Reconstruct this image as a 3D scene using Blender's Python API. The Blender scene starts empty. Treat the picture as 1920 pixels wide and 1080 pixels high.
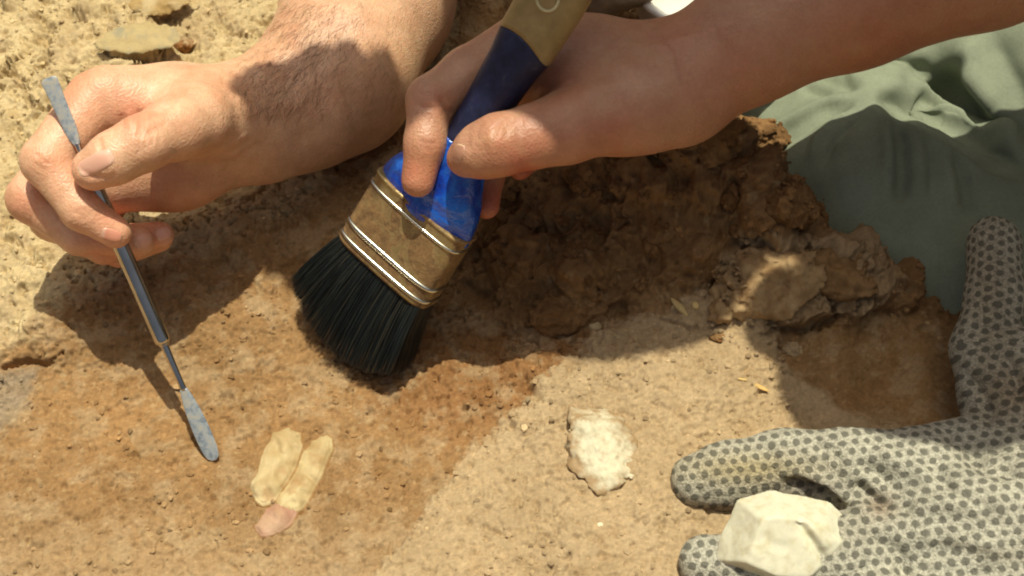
import bpy, math, random
import numpy as np
from mathutils import Vector, Matrix
from mathutils.bvhtree import BVHTree
random.seed(7)
rng = np.random.default_rng(7)
S = 0.01                                   # everything below is authored in centimetres

# ------------------------------------------------------------------ camera, sky, sun, exposure
PITCH = math.radians(52)
CD = 60.0
FPX = 50 / 36 * 1920
CAM = np.array([0, -CD * math.cos(PITCH), CD * math.sin(PITCH)])
FW = np.array([0, math.cos(PITCH), -math.sin(PITCH)])
UPV = np.array([0, math.sin(PITCH), math.cos(PITCH)])
RT = np.array([1.0, 0, 0])
SUN = np.array([0.05, 0.12, 1.0]); SUN /= np.linalg.norm(SUN)

scn = bpy.context.scene
COL = scn.collection
cam = bpy.data.objects.new('camera', bpy.data.cameras.new('camera'))
COL.objects.link(cam); scn.camera = cam
cam.location = CAM * S
cam.rotation_euler = (math.pi / 2 - PITCH, 0, 0)
cam.data.lens = 50; cam.data.sensor_width = 36
cam.data.clip_start = 0.02; cam.data.clip_end = 200
cam.data.dof.use_dof = True
cam.data.dof.focus_distance = 0.56
cam.data.dof.aperture_fstop = 16
world = bpy.data.worlds.new('World'); scn.world = world; world.use_nodes = True
wn = world.node_tree
sky = wn.nodes.new('ShaderNodeTexSky'); sky.sky_type = 'NISHITA'; sky.sun_disc = False
EL = math.asin(SUN[2]); AZ = math.atan2(SUN[0], SUN[1])
sky.sun_elevation = EL; sky.sun_rotation = AZ
sky.dust_density = 8.0; sky.air_density = 0.7; sky.ozone_density = 0.0
bg = wn.nodes['Background']; bg.inputs['Strength'].default_value = 0.075
wn.links.new(sky.outputs[0], bg.inputs['Color'])
sl = bpy.data.lights.new('sun', 'SUN'); sl.energy = 4.2; sl.angle = math.radians(0.53); sl.color = (1.0, 0.92, 0.78)
so = bpy.data.objects.new('sun', sl); COL.objects.link(so)
so.rotation_euler = Vector(SUN).to_track_quat('Z', 'Y').to_euler(); so.location = tuple(SUN * 3)
vs = scn.view_settings
scn.display_settings.display_device = 'sRGB'
vs.view_transform = 'Standard'; vs.look = 'None'; vs.exposure = 0.08; vs.gamma = 1.0; vs.use_curve_mapping = False
try:
    vs.use_white_balance = True; vs.white_balance_temperature = 6600; vs.white_balance_tint = 2
except Exception: pass
scn.cycles.max_bounces = 5
scn.cycles.filter_width = 1.9

# ------------------------------------------------------------------ view geometry
def D(px, py, d):
    return CAM + FW * d + RT * ((px - 960) / FPX * d) - UPV * ((py - 540) / FPX * d)
def U(px, py, z):
    v = FW + RT * ((px - 960) / FPX) - UPV * ((py - 540) / FPX)
    return CAM + v * ((z - CAM[2]) / v[2])
def depth(p): return float(np.dot(np.asarray(p) - CAM, FW))
def proj(P):
    Q = P - CAM
    d = Q @ FW
    return 960 + Q @ RT / d * FPX, 540 - Q @ UPV / d * FPX, d

# ------------------------------------------------------------------ numpy noise
_perm = rng.permutation(256); _perm = np.concatenate([_perm, _perm, _perm])
_g = rng.normal(size=(256, 3)); _g /= np.linalg.norm(_g, axis=1)[:, None]
_gx, _gy, _gz = [np.ascontiguousarray(_g[:, k]).astype(np.float32) for k in range(3)]
_perm = _perm.astype(np.int32)
def perlin(P):
    P = np.asarray(P, dtype=np.float32)
    x, y, z = np.ascontiguousarray(P[:, 0]), np.ascontiguousarray(P[:, 1]), np.ascontiguousarray(P[:, 2])
    ix, iy, iz = np.floor(x), np.floor(y), np.floor(z)
    x = x - ix; y = y - iy; z = z - iz
    ix = ix.astype(np.int32) & 255; iy = iy.astype(np.int32) & 255; iz = iz.astype(np.int32) & 255
    fd = lambda t: t * t * t * (t * (t * 6 - 15) + 10)
    u, v, w = fd(x), fd(y), fd(z)
    out = np.zeros_like(x)
    for dx in (0, 1):
        hx = _perm[ix + dx] + iy; wx = u if dx else 1 - u
        for dy in (0, 1):
            hy = _perm[hx + dy] + iz; wxy = wx * (v if dy else 1 - v)
            for dz in (0, 1):
                g = _perm[hy + dz]
                out += wxy * (w if dz else 1 - w) * (_gx[g] * (x - dx) + _gy[g] * (y - dy) + _gz[g] * (z - dz))
    return out
def fbm(P, sc, octv=4, gain=0.5, off=0.0):
    a, s, r = 1.0, sc, 0
    for o in range(octv):
        r = r + a * perlin(P * s + 17.3 * o + off); a *= gain; s *= 2.03
    return r
def domes(X, Y, cell, seed, rmin, rmax, dens, flat=0.8):
    """lumps / crumbs: half-sunk pebbly bumps on a jittered lattice"""
    gx = np.floor(X / cell).astype(np.int64); gy = np.floor(Y / cell).astype(np.int64)
    out = np.zeros_like(X)
    def h(a, b, s):
        v = (a * 73856093) ^ (b * 19349663) ^ ((s + seed * 31) * 83492791)
        v = (v ^ (v >> 13)) * 1274126177 & 0x7fffffff
        return ((v ^ (v >> 16)) & 0xffff) / 65535.0
    for ox in (-1, 0, 1):
        for oy in (-1, 0, 1):
            a = gx + ox; b = gy + oy
            cx = (a + h(a, b, 1)) * cell; cy = (b + h(a, b, 2)) * cell
            r = cell * (rmin + (rmax - rmin) * h(a, b, 3) ** 2)
            th = h(a, b, 5) * 6.28; e = 1 + 0.7 * h(a, b, 6)
            dx = X - cx; dy = Y - cy
            q = ((dx * np.cos(th) + dy * np.sin(th)) * e) ** 2 + (dy * np.cos(th) - dx * np.sin(th)) ** 2
            v = np.sqrt(np.maximum(r * r - q, 0)) * flat * (h(a, b, 4) < dens)
            out = np.maximum(out, v)
    return out
def plates(X, Y, cell, seed):
    """cracked crust: distance to the nearest crack and a random level for every plate"""
    gx = np.floor(X / cell).astype(np.int64); gy = np.floor(Y / cell).astype(np.int64)
    def h(a, b, s):
        v = (a * 73856093) ^ (b * 19349663) ^ ((s + seed * 31) * 83492791)
        v = (v ^ (v >> 13)) * 1274126177 & 0x7fffffff
        return ((v ^ (v >> 16)) & 0xffff) / 65535.0
    f1 = np.full(X.shape, 9.0); f2 = f1.copy(); lv = f1 * 0
    for ox in (-1, 0, 1):
        for oy in (-1, 0, 1):
            a = gx + ox; b = gy + oy
            d = np.hypot(X / cell - a - h(a, b, 1), Y / cell - b - h(a, b, 2))
            m = d < f1; f2 = np.where(m, f1, np.minimum(f2, d)); lv = np.where(m, h(a, b, 3), lv); f1 = np.where(m, d, f1)
    return (f2 - f1) * cell, lv
def sstep(a, b, x):
    t = np.clip((x - a) / (b - a), 0, 1); return t * t * (3 - 2 * t)
def polydist(px, py, pts):
    """distance to a polyline and the parameter 0..1 along it"""
    best = np.full(px.shape, 1e9); tt = np.zeros(px.shape); n = len(pts) - 1
    for k in range(n):
        ax, ay = pts[k]; bx, by = pts[k + 1]
        vx, vy = bx - ax, by - ay
        t = np.clip(((px - ax) * vx + (py - ay) * vy) / (vx * vx + vy * vy + 1e-9), 0, 1)
        d = np.hypot(px - ax - t * vx, py - ay - t * vy)
        m = d < best; best = np.where(m, d, best); tt = np.where(m, (k + t) / n, tt)
    return best, tt
def inpoly(px, py, pts):
    c = np.zeros(px.shape, bool); n = len(pts)
    for k in range(n):
        x1, y1 = pts[k]; x2, y2 = pts[(k + 1) % n]
        if y1 == y2: continue
        m = ((y1 > py) != (y2 > py)) & (px < (x2 - x1) * (py - y1) / (y2 - y1) + x1)
        c ^= m
    return c
def polymask(px, py, pts, soft, grow=0.0):
    """1 inside the polygon fading to 0 over +-soft"""
    d, _ = polydist(px, py, list(pts) + [pts[0]])
    s = np.where(inpoly(px, py, pts), d, -d) + grow
    return sstep(-soft, soft, s)

# ------------------------------------------------------------------ mesh + object helpers
def srgb(r, g, b):
    f = lambda c: (c / 255 / 12.92) if c / 255 <= 0.04045 else ((c / 255 + 0.055) / 1.055) ** 2.4
    return np.array([f(r), f(g), f(b)])
def mesh_np(name, V, F, smooth=True, col=None, uv=None):
    """V (n,3) in cm, F list of equal-length faces (array) or list of arrays"""
    me = bpy.data.meshes.new(name)
    Fs = F if isinstance(F, list) else [F]
    Fs = [np.asarray(f) for f in Fs if len(f)]
    loops = np.concatenate([f.ravel() for f in Fs]).astype(np.int32)
    tot = np.concatenate([np.full(len(f), f.shape[1]) for f in Fs]).astype(np.int32)
    st = np.concatenate([[0], np.cumsum(tot)[:-1]]).astype(np.int32)
    me.vertices.add(len(V)); me.vertices.foreach_set('co', (np.asarray(V) * S).astype(np.float32).ravel())
    me.loops.add(len(loops)); me.loops.foreach_set('vertex_index', loops)
    me.polygons.add(len(tot)); me.polygons.foreach_set('loop_start', st)
    try: me.polygons.foreach_set('loop_total', tot)
    except Exception: pass
    me.update(calc_edges=True)
    me.polygons.foreach_set('use_smooth', np.full(len(tot), smooth))
    if col is not None:
        a = me.color_attributes.new('col', 'FLOAT_COLOR', 'POINT')
        c = np.ones((len(V), 4), np.float32); c[:, :3] = col
        a.data.foreach_set('color', c.ravel())
    if uv is not None:                               # per loop
        l = me.uv_layers.new(name='UVMap'); l.data.foreach_set('uv', np.asarray(uv, np.float32).ravel())
    me.update()
    return me
def link(name, me, mat, parent=None, **props):
    o = bpy.data.objects.new(name, me); COL.objects.link(o)
    if mat is not None: me.materials.append(mat)
    if parent is not None: o.parent = parent; o.matrix_parent_inverse = Matrix.Translation(-parent.location)
    for k, v in props.items(): o[k] = v
    return o
def empty(name, loc, **props):
    o = bpy.data.objects.new(name, None); COL.objects.link(o); o.location = tuple(np.asarray(loc) * S)
    o.empty_display_size = 0.02
    for k, v in props.items(): o[k] = v
    return o
def normals(V, F):
    n = np.zeros_like(V)
    a, b, c = V[F[:, 0]], V[F[:, 1]], V[F[:, 2]]
    fn = np.cross(b - a, c - a)
    if F.shape[1] == 4: fn = fn + np.cross(c - a, V[F[:, 3]] - a)
    for k in range(F.shape[1]):
        for ax in range(3): n[:, ax] += np.bincount(F[:, k], fn[:, ax], len(V))
    return n / (np.linalg.norm(n, axis=1)[:, None] + 1e-12)
def relax(V, F, it=1, lam=0.5):
    E = np.concatenate([F[:, [k, (k + 1) % F.shape[1]]] for k in range(F.shape[1])])
    for _ in range(it):
        s = np.zeros_like(V); c = np.bincount(E[:, 0], minlength=len(V)) + np.bincount(E[:, 1], minlength=len(V))
        for ax in range(3):
            s[:, ax] = np.bincount(E[:, 0], V[E[:, 1], ax], len(V)) + np.bincount(E[:, 1], V[E[:, 0], ax], len(V))
        V = V * (1 - lam) + lam * s / np.maximum(c, 1)[:, None]
    return V

# ------------------------------------------------------------------ implicit modelling
class Cone:
    """tapering round limb segment between two joints"""
    def __init__(s, a, b, ra, rb):
        s.a, s.b, s.ra, s.rb = np.array(a), np.array(b), ra, rb
        r = max(ra, rb); s.lo = np.minimum(s.a, s.b) - r; s.hi = np.maximum(s.a, s.b) + r
    def f(s, X, Y, Z):
        ba = s.b - s.a; L = ba @ ba + 1e-9
        x, y, z = X - s.a[0], Y - s.a[1], Z - s.a[2]
        t = np.clip((x * ba[0] + y * ba[1] + z * ba[2]) / L, 0, 1)
        return np.sqrt((x - t * ba[0]) ** 2 + (y - t * ba[1]) ** 2 + (z - t * ba[2]) ** 2) - (s.ra + (s.rb - s.ra) * t)
class Ell:
    def __init__(s, c, R, r):
        s.c, s.R, s.r = np.array(c), np.array(R), np.array(r, float)   # rows of R are the axes
        e = np.sqrt(((s.R * s.r[:, None]) ** 2).sum(0)); s.lo = s.c - e; s.hi = s.c + e
    def f(s, X, Y, Z):
        x, y, z = X - s.c[0], Y - s.c[1], Z - s.c[2]
        q = [(x * a[0] + y * a[1] + z * a[2]) for a in s.R]
        k0 = np.sqrt(sum((q[i] / s.r[i]) ** 2 for i in range(3)))
        k1 = np.sqrt(sum((q[i] / s.r[i] ** 2) ** 2 for i in range(3))) + 1e-9
        return k0 * (k0 - 1) / k1
class Plane:
    def __init__(s, p, n, lo, hi): s.p, s.n, s.lo, s.hi = np.array(p), np.array(n) / np.linalg.norm(n), lo, hi
    def f(s, X, Y, Z): return (X - s.p[0]) * s.n[0] + (Y - s.p[1]) * s.n[1] + (Z - s.p[2]) * s.n[2]
def smin(a, b, k):
    if k <= 0: return np.minimum(a, b)
    h = np.maximum(k - np.abs(a - b), 0) / k
    return np.minimum(a, b) - h * h * k * 0.25
def raster(prims, h, lo=None, hi=None):
    """prims: list of (prim, k) or ('group', [prims], k).  Returns D, origin"""
    flat = []
    for p in prims: flat += [q for q, _ in p[1]] if p[0] == 'group' else [p[0]]
    L = np.min([q.lo for q in flat], 0) - 4 * h; H = np.max([q.hi for q in flat], 0) + 4 * h
    if lo is not None: L = np.maximum(L, lo)
    if hi is not None: H = np.minimum(H, hi)
    n = np.ceil((H - L) / h).astype(int) + 1
    ax = [(L[i] + h * np.arange(n[i])).astype(np.float32) for i in range(3)]
    Dg = np.full(n, 9.0, np.float32)
    def put(T, q, k):
        m = max(k, 0) + 3 * h
        s = [slice(max(0, int((q.lo[i] - m - L[i]) / h)), min(n[i], int((q.hi[i] + m - L[i]) / h) + 2)) for i in range(3)]
        if any(x.stop <= x.start for x in s): return
        X, Y, Z = ax[0][s[0]][:, None, None], ax[1][s[1]][None, :, None], ax[2][s[2]][None, None, :]
        d = q.f(X, Y, Z)
        T[s[0], s[1], s[2]] = smin(T[s[0], s[1], s[2]], d, k)
    for p in prims:
        if p[0] == 'group':
            T = np.full(n, 9.0, np.float32)
            for q, k in p[1]: put(T, q, k)
            Dg = smin(Dg, T, p[2]).astype(np.float32)
        else: put(Dg, p[0], p[1])
    return Dg, L
def surface(Dg, L, h):
    ins = Dg < 0; n = np.array(Dg.shape); nc = n - 1
    acc = {}; ids_all = []; pos_all = []; quads = []
    st = np.array([nc[1] * nc[2], nc[2], 1])
    for a in range(3):
        sl0 = [slice(None)] * 3; sl1 = [slice(None)] * 3
        sl0[a] = slice(0, -1); sl1[a] = slice(1, None)
        A, B = ins[tuple(sl0)], ins[tuple(sl1)]
        I = np.argwhere(A != B)
        if not len(I): continue
        J = I.copy(); J[:, a] += 1
        d0 = Dg[tuple(I.T)]; d1 = Dg[tuple(J.T)]
        P = I.astype(float); P[:, a] += d0 / (d0 - d1)
        b, c = (a + 1) % 3, (a + 2) % 3
        ok = (I[:, b] > 0) & (I[:, c] > 0) & (I[:, b] < nc[b]) & (I[:, c] < nc[c])
        I, P, fl = I[ok], P[ok], A[tuple(I.T)][ok]
        cs = []
        for ob, oc in ((0, 0), (-1, 0), (-1, -1), (0, -1)):
            K = I.copy(); K[:, b] += ob; K[:, c] += oc
            cid = K @ st; cs.append(cid); ids_all.append(cid); pos_all.append(P)
        q = np.stack(cs, 1)
        q[~fl] = q[~fl][:, ::-1]
        quads.append(q)
    ids = np.concatenate(ids_all); pos = np.concatenate(pos_all); Q = np.concatenate(quads)
    u, inv = np.unique(ids, return_inverse=True)
    cnt = np.bincount(inv)
    V = np.stack([np.bincount(inv, pos[:, i]) / cnt for i in range(3)], 1) * h + L
    F = np.searchsorted(u, Q)
    return V, F
def build(prims, h, it=1, lo=None, hi=None, cut=None):
    Dg, L = raster(prims, h, lo, hi)
    V, F = surface(Dg, L, h)
    V = relax(V, F, it, 0.5)
    return V, F
class Sculpt:
    """brush strokes laid over a mesh; positions are looked up where the stroke meets the surface"""
    def __init__(s, V, F): s.V, s.F = V, F; s.ref()
    def ref(s):
        s.N = normals(s.V, s.F); s.px, s.py, s.d = proj(s.V)
        vd = s.V - CAM; vd /= np.linalg.norm(vd, axis=1)[:, None]
        s.front = sstep(0.0, 0.35, -(s.N * vd).sum(1))
    def stroke(s, pts, w, amp, dr=None, taper=True, prof='g'):
        d, t = polydist(s.px, s.py, pts)
        m = np.exp(-(d / w) ** 2) if prof == 'g' else (1 - sstep(0.5 * w, w, d))
        if taper: m = m * sstep(0, 0.25, t + 0.02) * sstep(0, 0.25, 1.02 - t)
        if dr: m = m * (s.d > dr[0]) * (s.d < dr[1])
        s.V = s.V + s.N * (amp * m * s.front)[:, None]
    def blob(s, c, rx, ry, amp, rot=0, dr=None):
        a = math.radians(rot); dx, dy = s.px - c[0], s.py - c[1]
        q = ((dx * math.cos(a) + dy * math.sin(a)) / rx) ** 2 + ((dy * math.cos(a) - dx * math.sin(a)) / ry) ** 2
        m = np.exp(-q)
        if dr: m = m * (s.d > dr[0]) * (s.d < dr[1])
        s.V = s.V + s.N * (amp * m * s.front)[:, None]
        return m
def limb(pts, k=0.4, k0=None):
    """pts: (px, py, depth, radius in px) -> chain of cones"""
    out = []
    for i in range(len(pts) - 1):
        a, b = pts[i], pts[i + 1]
        A = D(*a[:3]) if len(a) == 4 else a[0]; B = D(*b[:3])
        out.append((Cone(A, B, a[3] * a[2] / FPX, b[3] * b[2] / FPX), (k0 if (k0 is not None and i == 0) else k)))
    return out
def limbz(pts, k=0.4):
    """pts: (px, py, height, radius in px)"""
    P = [U(*p[:3]) for p in pts]; R = [p[3] * depth(q) / FPX for p, q in zip(pts, P)]
    return [(Cone(P[i], P[i + 1], R[i], R[i + 1]), k) for i in range(len(P) - 1)]

# ------------------------------------------------------------------ materials
def new_mat(name, rough=0.6, spec=0.5, metal=0.0, color=None, attr=None, sss=0.0, sss_r=(1, .35, .2), sss_scale=0.003):
    m = bpy.data.materials.new(name); m.use_nodes = True
    nt = m.node_tree; p = nt.nodes['Principled BSDF']
    p.inputs['Roughness'].default_value = rough; p.inputs['Metallic'].default_value = metal
    p.inputs['Specular IOR Level'].default_value = spec
    if color is not None: p.inputs['Base Color'].default_value = (*color, 1)
    if sss:
        p.inputs['Subsurface Weight'].default_value = sss
        p.inputs['Subsurface Radius'].default_value = sss_r
        p.inputs['Subsurface Scale'].default_value = sss_scale
    return m, nt, p
def N(nt, t, **kw):
    n = nt.nodes.new(t)
    for k, v in kw.items():
        if k.startswith('_'): setattr(n, k[1:], v)
        else: n.inputs[k].default_value = v
    return n
def noise(nt, scale, detail=4, rough=0.55, dist=0.0, vec=None):
    n = N(nt, 'ShaderNodeTexNoise'); n.inputs['Scale'].default_value = scale; n.inputs['Detail'].default_value = detail
    n.inputs['Roughness'].default_value = rough; n.inputs['Distortion'].default_value = dist
    if vec is None:
        g = nt.nodes.new('ShaderNodeNewGeometry'); vec = g.outputs['Position']
    nt.links.new(vec, n.inputs['Vector']); return n
def ramp(nt, src, stops):
    r = nt.nodes.new('ShaderNodeValToRGB'); e = r.color_ramp.elements
    while len(e) < len(stops): e.new(0.5)
    for x, (p, c) in zip(e, stops):
        x.position = p; x.color = (*c, 1) if hasattr(c, '__len__') else (c, c, c, 1)
    nt.links.new(src, r.inputs[0]); return r
def mix(nt, mode, fac, a, b):
    m = nt.nodes.new('ShaderNodeMix'); m.data_type = 'RGBA'; m.blend_type = mode
    for sock, v in ((m.inputs[0], fac), (m.inputs[6], a), (m.inputs[7], b)):
        if hasattr(v, 'links'): nt.links.new(v, sock)
        elif hasattr(v, '__len__'): sock.default_value = (*v, 1)
        else: sock.default_value = v
    return m.outputs[2]
def attr(nt, name='col'):
    a = nt.nodes.new('ShaderNodeAttribute'); a.attribute_name = name; return a.outputs['Color']
def bump(nt, p, h, strength=0.5, dist=0.001, prev=None):
    b = nt.nodes.new('ShaderNodeBump'); b.inputs['Strength'].default_value = strength; b.inputs['Distance'].default_value = dist
    nt.links.new(h, b.inputs['Height'])
    if prev is not None: nt.links.new(prev, b.inputs['Normal'])
    nt.links.new(b.outputs[0], p.inputs['Normal']); return b.outputs[0]

def soil_material(name, vary=0.5, bumpd=0.0006):
    m, nt, p = new_mat(name, rough=0.95, spec=0.12)
    base = attr(nt)
    n1 = noise(nt, 260, 6, 0.7); r1 = ramp(nt, n1.outputs[0], [(0.25, 0.76), (0.5, 1.0), (0.75, 1.24)])
    n2 = noise(nt, 1900, 3, 0.6); r2 = ramp(nt, n2.outputs[0], [(0.3, 0.84), (0.7, 1.16)])
    n3 = noise(nt, 45, 4, 0.6, 0.5); r3 = ramp(nt, n3.outputs[0], [(0.3, (0.88, 0.84, 0.78)), (0.7, (1.1, 1.1, 1.12))])
    c = mix(nt, 'MULTIPLY', vary, base, r1.outputs[0]); c = mix(nt, 'MULTIPLY', vary, c, r2.outputs[0]); c = mix(nt, 'MULTIPLY', 0.8, c, r3.outputs[0])
    nt.links.new(c, p.inputs['Base Color'])
    b1 = bump(nt, p, n1.outputs[0], 0.5, bumpd * 1.6)
    n4 = noise(nt, 2600, 4, 0.7)
    bump(nt, p, n4.outputs[0], 0.6, bumpd * 0.45, b1)
    return m
M_soil = soil_material('soil')

def skin_material(name, tint=(1, 1, 1)):
    m, nt, p = new_mat(name, rough=0.44, spec=0.5, sss=0.3, sss_r=(1.0, 0.32, 0.16), sss_scale=0.004)
    base = attr(nt)
    n1 = noise(nt, 110, 4, 0.6); r1 = ramp(nt, n1.outputs[0], [(0.3, (0.88, 0.76, 0.70)), (0.7, (1.10, 1.14, 1.14))])
    n2 = noise(nt, 700, 4, 0.65); r2 = ramp(nt, n2.outputs[0], [(0.3, (0.9, 0.86, 0.84)), (0.7, (1.07, 1.08, 1.08))])
    c = mix(nt, 'MULTIPLY', 0.7, base, r1.outputs[0]); c = mix(nt, 'MULTIPLY', 0.8, c, r2.outputs[0])
    c = mix(nt, 'MULTIPLY', 1.0, c, tint)
    nt.links.new(c, p.inputs['Base Color'])
    v = N(nt, 'ShaderNodeTexVoronoi'); v.inputs['Scale'].default_value = 1100
    g = nt.nodes.new('ShaderNodeNewGeometry'); nt.links.new(g.outputs['Position'], v.inputs['Vector'])
    b = bump(nt, p, v.outputs['Distance'], 0.4, 0.0004)
    b = bump(nt, p, n2.outputs[0], 0.3, 0.0006, b)
    n5 = noise(nt, 260, 4, .6, 1.0); bump(nt, p, n5.outputs[0], 0.12, 0.0006, b)
    return m
M_skin = skin_material('skin')

# ------------------------------------------------------------------ ground
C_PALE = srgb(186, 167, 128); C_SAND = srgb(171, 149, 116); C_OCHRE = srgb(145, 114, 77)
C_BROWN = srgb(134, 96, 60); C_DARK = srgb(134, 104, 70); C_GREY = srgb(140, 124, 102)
ctrl = [  # px, py, height above the sand
 (0,1080,0),(300,1080,0),(700,1080,0.1),(960,1080,.25),(1300,1080,.3),(1900,1080,.2),(0,860,.15),(200,860,.15),(420,860,0),(620,860,0),(800,900,.05),
 (1000,920,.35),(1150,800,.55),(1400,850,.4),(1600,850,.2),(1900,850,.2),(0,720,.35),(150,740,.3),(300,740,.2),(520,740,.1),(740,740,0),(880,800,.0),(930,720,.25),(1050,720,.6),
 (0,640,.9),(90,600,1.3),(60,500,1.7),(200,560,1.1),(330,500,1.2),(450,520,.6),(430,430,1.6),(600,520,.3),(560,420,1.2),(650,350,1.6),(730,270,2.0),
 (0,300,2.2),(0,0,3.0),(200,60,3.3),(400,60,3.0),(500,100,2.8),(480,0,3.0),(850,120,2.4),(900,0,2.6),(1100,0,3.0),(700,100,2.2),
 (850,560,.2),(960,640,.0),(1080,640,.3),(820,640,.1),(900,500,.6),(860,400,1.2),(1000,540,1.1),(1150,600,.35),(1000,440,2.4),(950,340,3.2),(1080,330,4.2),(1100,480,2.6),
 (1200,540,1.3),(1150,430,3.2),(1230,330,4.8),(1290,250,5.8),(1380,215,6.6),(1430,290,6.0),(1330,330,5.0),(1340,440,3.1),(1420,370,4.8),(1500,400,4.3),
 (1240,620,.8),(1330,540,1.5),(1330,640,.9),(1430,640,.9),(1380,480,2.6),(1440,560,2.0),(1470,660,.2),(1560,470,3.4),(1600,520,2.7),(1690,525,2.0),(1560,600,.7),
 (1620,640,.2),(1760,580,.9),(1850,590,.8),(1920,600,.9),(1650,740,.0),(1800,740,.1),(1500,760,.2)]
cp = np.array([U(*c) for c in ctrl])
hid = []                                    # behind the ridge
for px, py, z in ((1380,215,6.6),(1430,290,6.0),(1500,380,4.6),(1560,470,3.4),(1690,525,2.0)):
    q = U(px, py, z); hid.append([q[0] + 1.0, q[1] + 2.2, z * .4]); hid.append([q[0] + 2, q[1] + 5, -0.3])
far = [[x, y, -0.3 + 0.08 * y * (y > 0)] for x, y in ((-60, -40), (0, -40), (60, -40), (-60, 0), (60, 0), (-60, 60), (0, 60), (60, 60), (30, 20), (28, 10), (35, -10), (-35, -15), (-35, 20))]
cp = np.concatenate([cp, hid, far])
def base_h(X, Y):
    o = np.zeros_like(X); w_ = np.zeros_like(X)
    for x, y, z in cp:
        w = ((X - x) ** 2 + (Y - y) ** 2 + 0.35) ** -1.7
        o += w * z; w_ += w
    return o / w_
gx = np.arange(-29, 29.5, 0.053); gy = np.arange(-15.5, 22, 0.053)
def spread(g, lim, n):
    e = np.geomspace(0.1, lim, n); return np.concatenate([g[0] - e[::-1], g, g[-1] + e])
gx = spread(gx, 600, 40); gy = spread(gy, 600, 40)
GX, GY = np.meshgrid(gx, gy, indexing='ij'); gsh = GX.shape
X, Y = GX.ravel(), GY.ravel()
cx_ = np.arange(-70, 70.1, 0.5); cy_ = np.arange(-50, 70.1, 0.5)
CH = base_h(*np.meshgrid(cx_, cy_, indexing='ij'))
def bilin(T, X, Y):
    u = np.clip((X - cx_[0]) / 0.5, 0, len(cx_) - 1.001); v = np.clip((Y - cy_[0]) / 0.5, 0, len(cy_) - 1.001)
    i = u.astype(int); j = v.astype(int); u -= i; v -= j
    u = u; v = v
    return T[i, j] * (1 - u) * (1 - v) + T[i + 1, j] * u * (1 - v) + T[i, j + 1] * (1 - u) * v + T[i + 1, j + 1] * u * v
def ground_fields(X, Y):
    """height and colour of the soil at plan positions X, Y"""
    Z = bilin(CH, X, Y); far_m = 1 - sstep(45, 75, np.hypot(X, Y)); Z = Z * far_m
    near = (np.abs(X) < 32) & (Y > -17) & (Y < 25)
    P = np.stack([X, Y, Z], 1)
    px, py, _ = proj(P)
    P2 = np.stack([X, Y, X * 0], 1)
    e_ = 0.6; nx_ = -(bilin(CH, X + e_, Y) - bilin(CH, X - e_, Y)) / (2 * e_) * far_m; ny_ = -(bilin(CH, X, Y + e_) - bilin(CH, X, Y - e_)) / (2 * e_) * far_m
    nl = np.sqrt(nx_ ** 2 + ny_ ** 2 + 1); nrm = np.stack([nx_ / nl, ny_ / nl, 1 / nl], 1); stp = sstep(.35, .8, 1 / nl)
    w1 = fbm(P2, 0.12, 3); w2 = fbm(P2, 0.45, 3, off=5)
    P2 = np.stack([X, Y, Z], 1)
    jx = px + 26 * w2 + 18 * w1; jy = py + 26 * fbm(P2, 0.5, 3, off=9)
    # zones of different soil
    fz = fbm(P2, 3.0, 3, .6, off=300); jx = jx + 14 * fz; jy = jy + 10 * fz
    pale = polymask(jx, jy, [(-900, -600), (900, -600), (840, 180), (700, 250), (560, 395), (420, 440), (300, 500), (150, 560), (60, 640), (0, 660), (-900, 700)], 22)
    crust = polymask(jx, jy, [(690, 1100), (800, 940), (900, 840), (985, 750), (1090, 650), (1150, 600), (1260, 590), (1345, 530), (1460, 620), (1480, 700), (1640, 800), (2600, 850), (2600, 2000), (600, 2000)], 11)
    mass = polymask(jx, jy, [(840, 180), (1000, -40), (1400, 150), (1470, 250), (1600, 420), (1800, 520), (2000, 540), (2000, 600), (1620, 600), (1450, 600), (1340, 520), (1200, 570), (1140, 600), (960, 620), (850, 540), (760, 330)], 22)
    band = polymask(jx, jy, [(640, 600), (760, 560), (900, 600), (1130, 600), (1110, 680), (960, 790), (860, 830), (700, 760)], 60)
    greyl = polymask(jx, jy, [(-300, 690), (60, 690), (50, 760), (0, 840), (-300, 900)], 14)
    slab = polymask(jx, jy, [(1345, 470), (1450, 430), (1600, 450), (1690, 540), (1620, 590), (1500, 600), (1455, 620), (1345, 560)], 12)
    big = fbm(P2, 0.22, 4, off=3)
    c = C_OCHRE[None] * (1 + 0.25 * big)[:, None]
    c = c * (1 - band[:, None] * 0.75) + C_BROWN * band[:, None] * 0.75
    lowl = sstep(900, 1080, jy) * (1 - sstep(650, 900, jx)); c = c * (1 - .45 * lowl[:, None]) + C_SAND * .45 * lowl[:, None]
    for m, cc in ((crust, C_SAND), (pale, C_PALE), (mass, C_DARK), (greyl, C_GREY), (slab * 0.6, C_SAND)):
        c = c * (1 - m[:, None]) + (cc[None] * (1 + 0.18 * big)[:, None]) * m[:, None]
    # relief
    Zd = 0.20 * w2
    mot = sstep(-.05, .35, fbm(P2, 0.8, 4, .6, off=200)) * (1 - mass) * .5; c = c * (1 - mot[:, None]) + (C_SAND * .97)[None] * mot[:, None] * 1.0
    mot = sstep(.1, .55, fbm(P2, 1.1, 3, .5, off=210)) * .45; c = c * (1 - mot[:, None]) + (c * np.array([.78, .70, .60])) * mot[:, None]
    sp = sstep(.28, .42, fbm(P2, 4.5, 2, .5, off=220)) * (1 - mass) * .22; c = c * (1 - sp[:, None]) + (C_PALE * 1.05) * sp[:, None]
    f3 = fbm(P2, 2.2, 4, 0.55, off=2)
    Zd += f3 * (0.075 + 0.06 * pale + 0.11 * mass + 0.04 * band)
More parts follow.
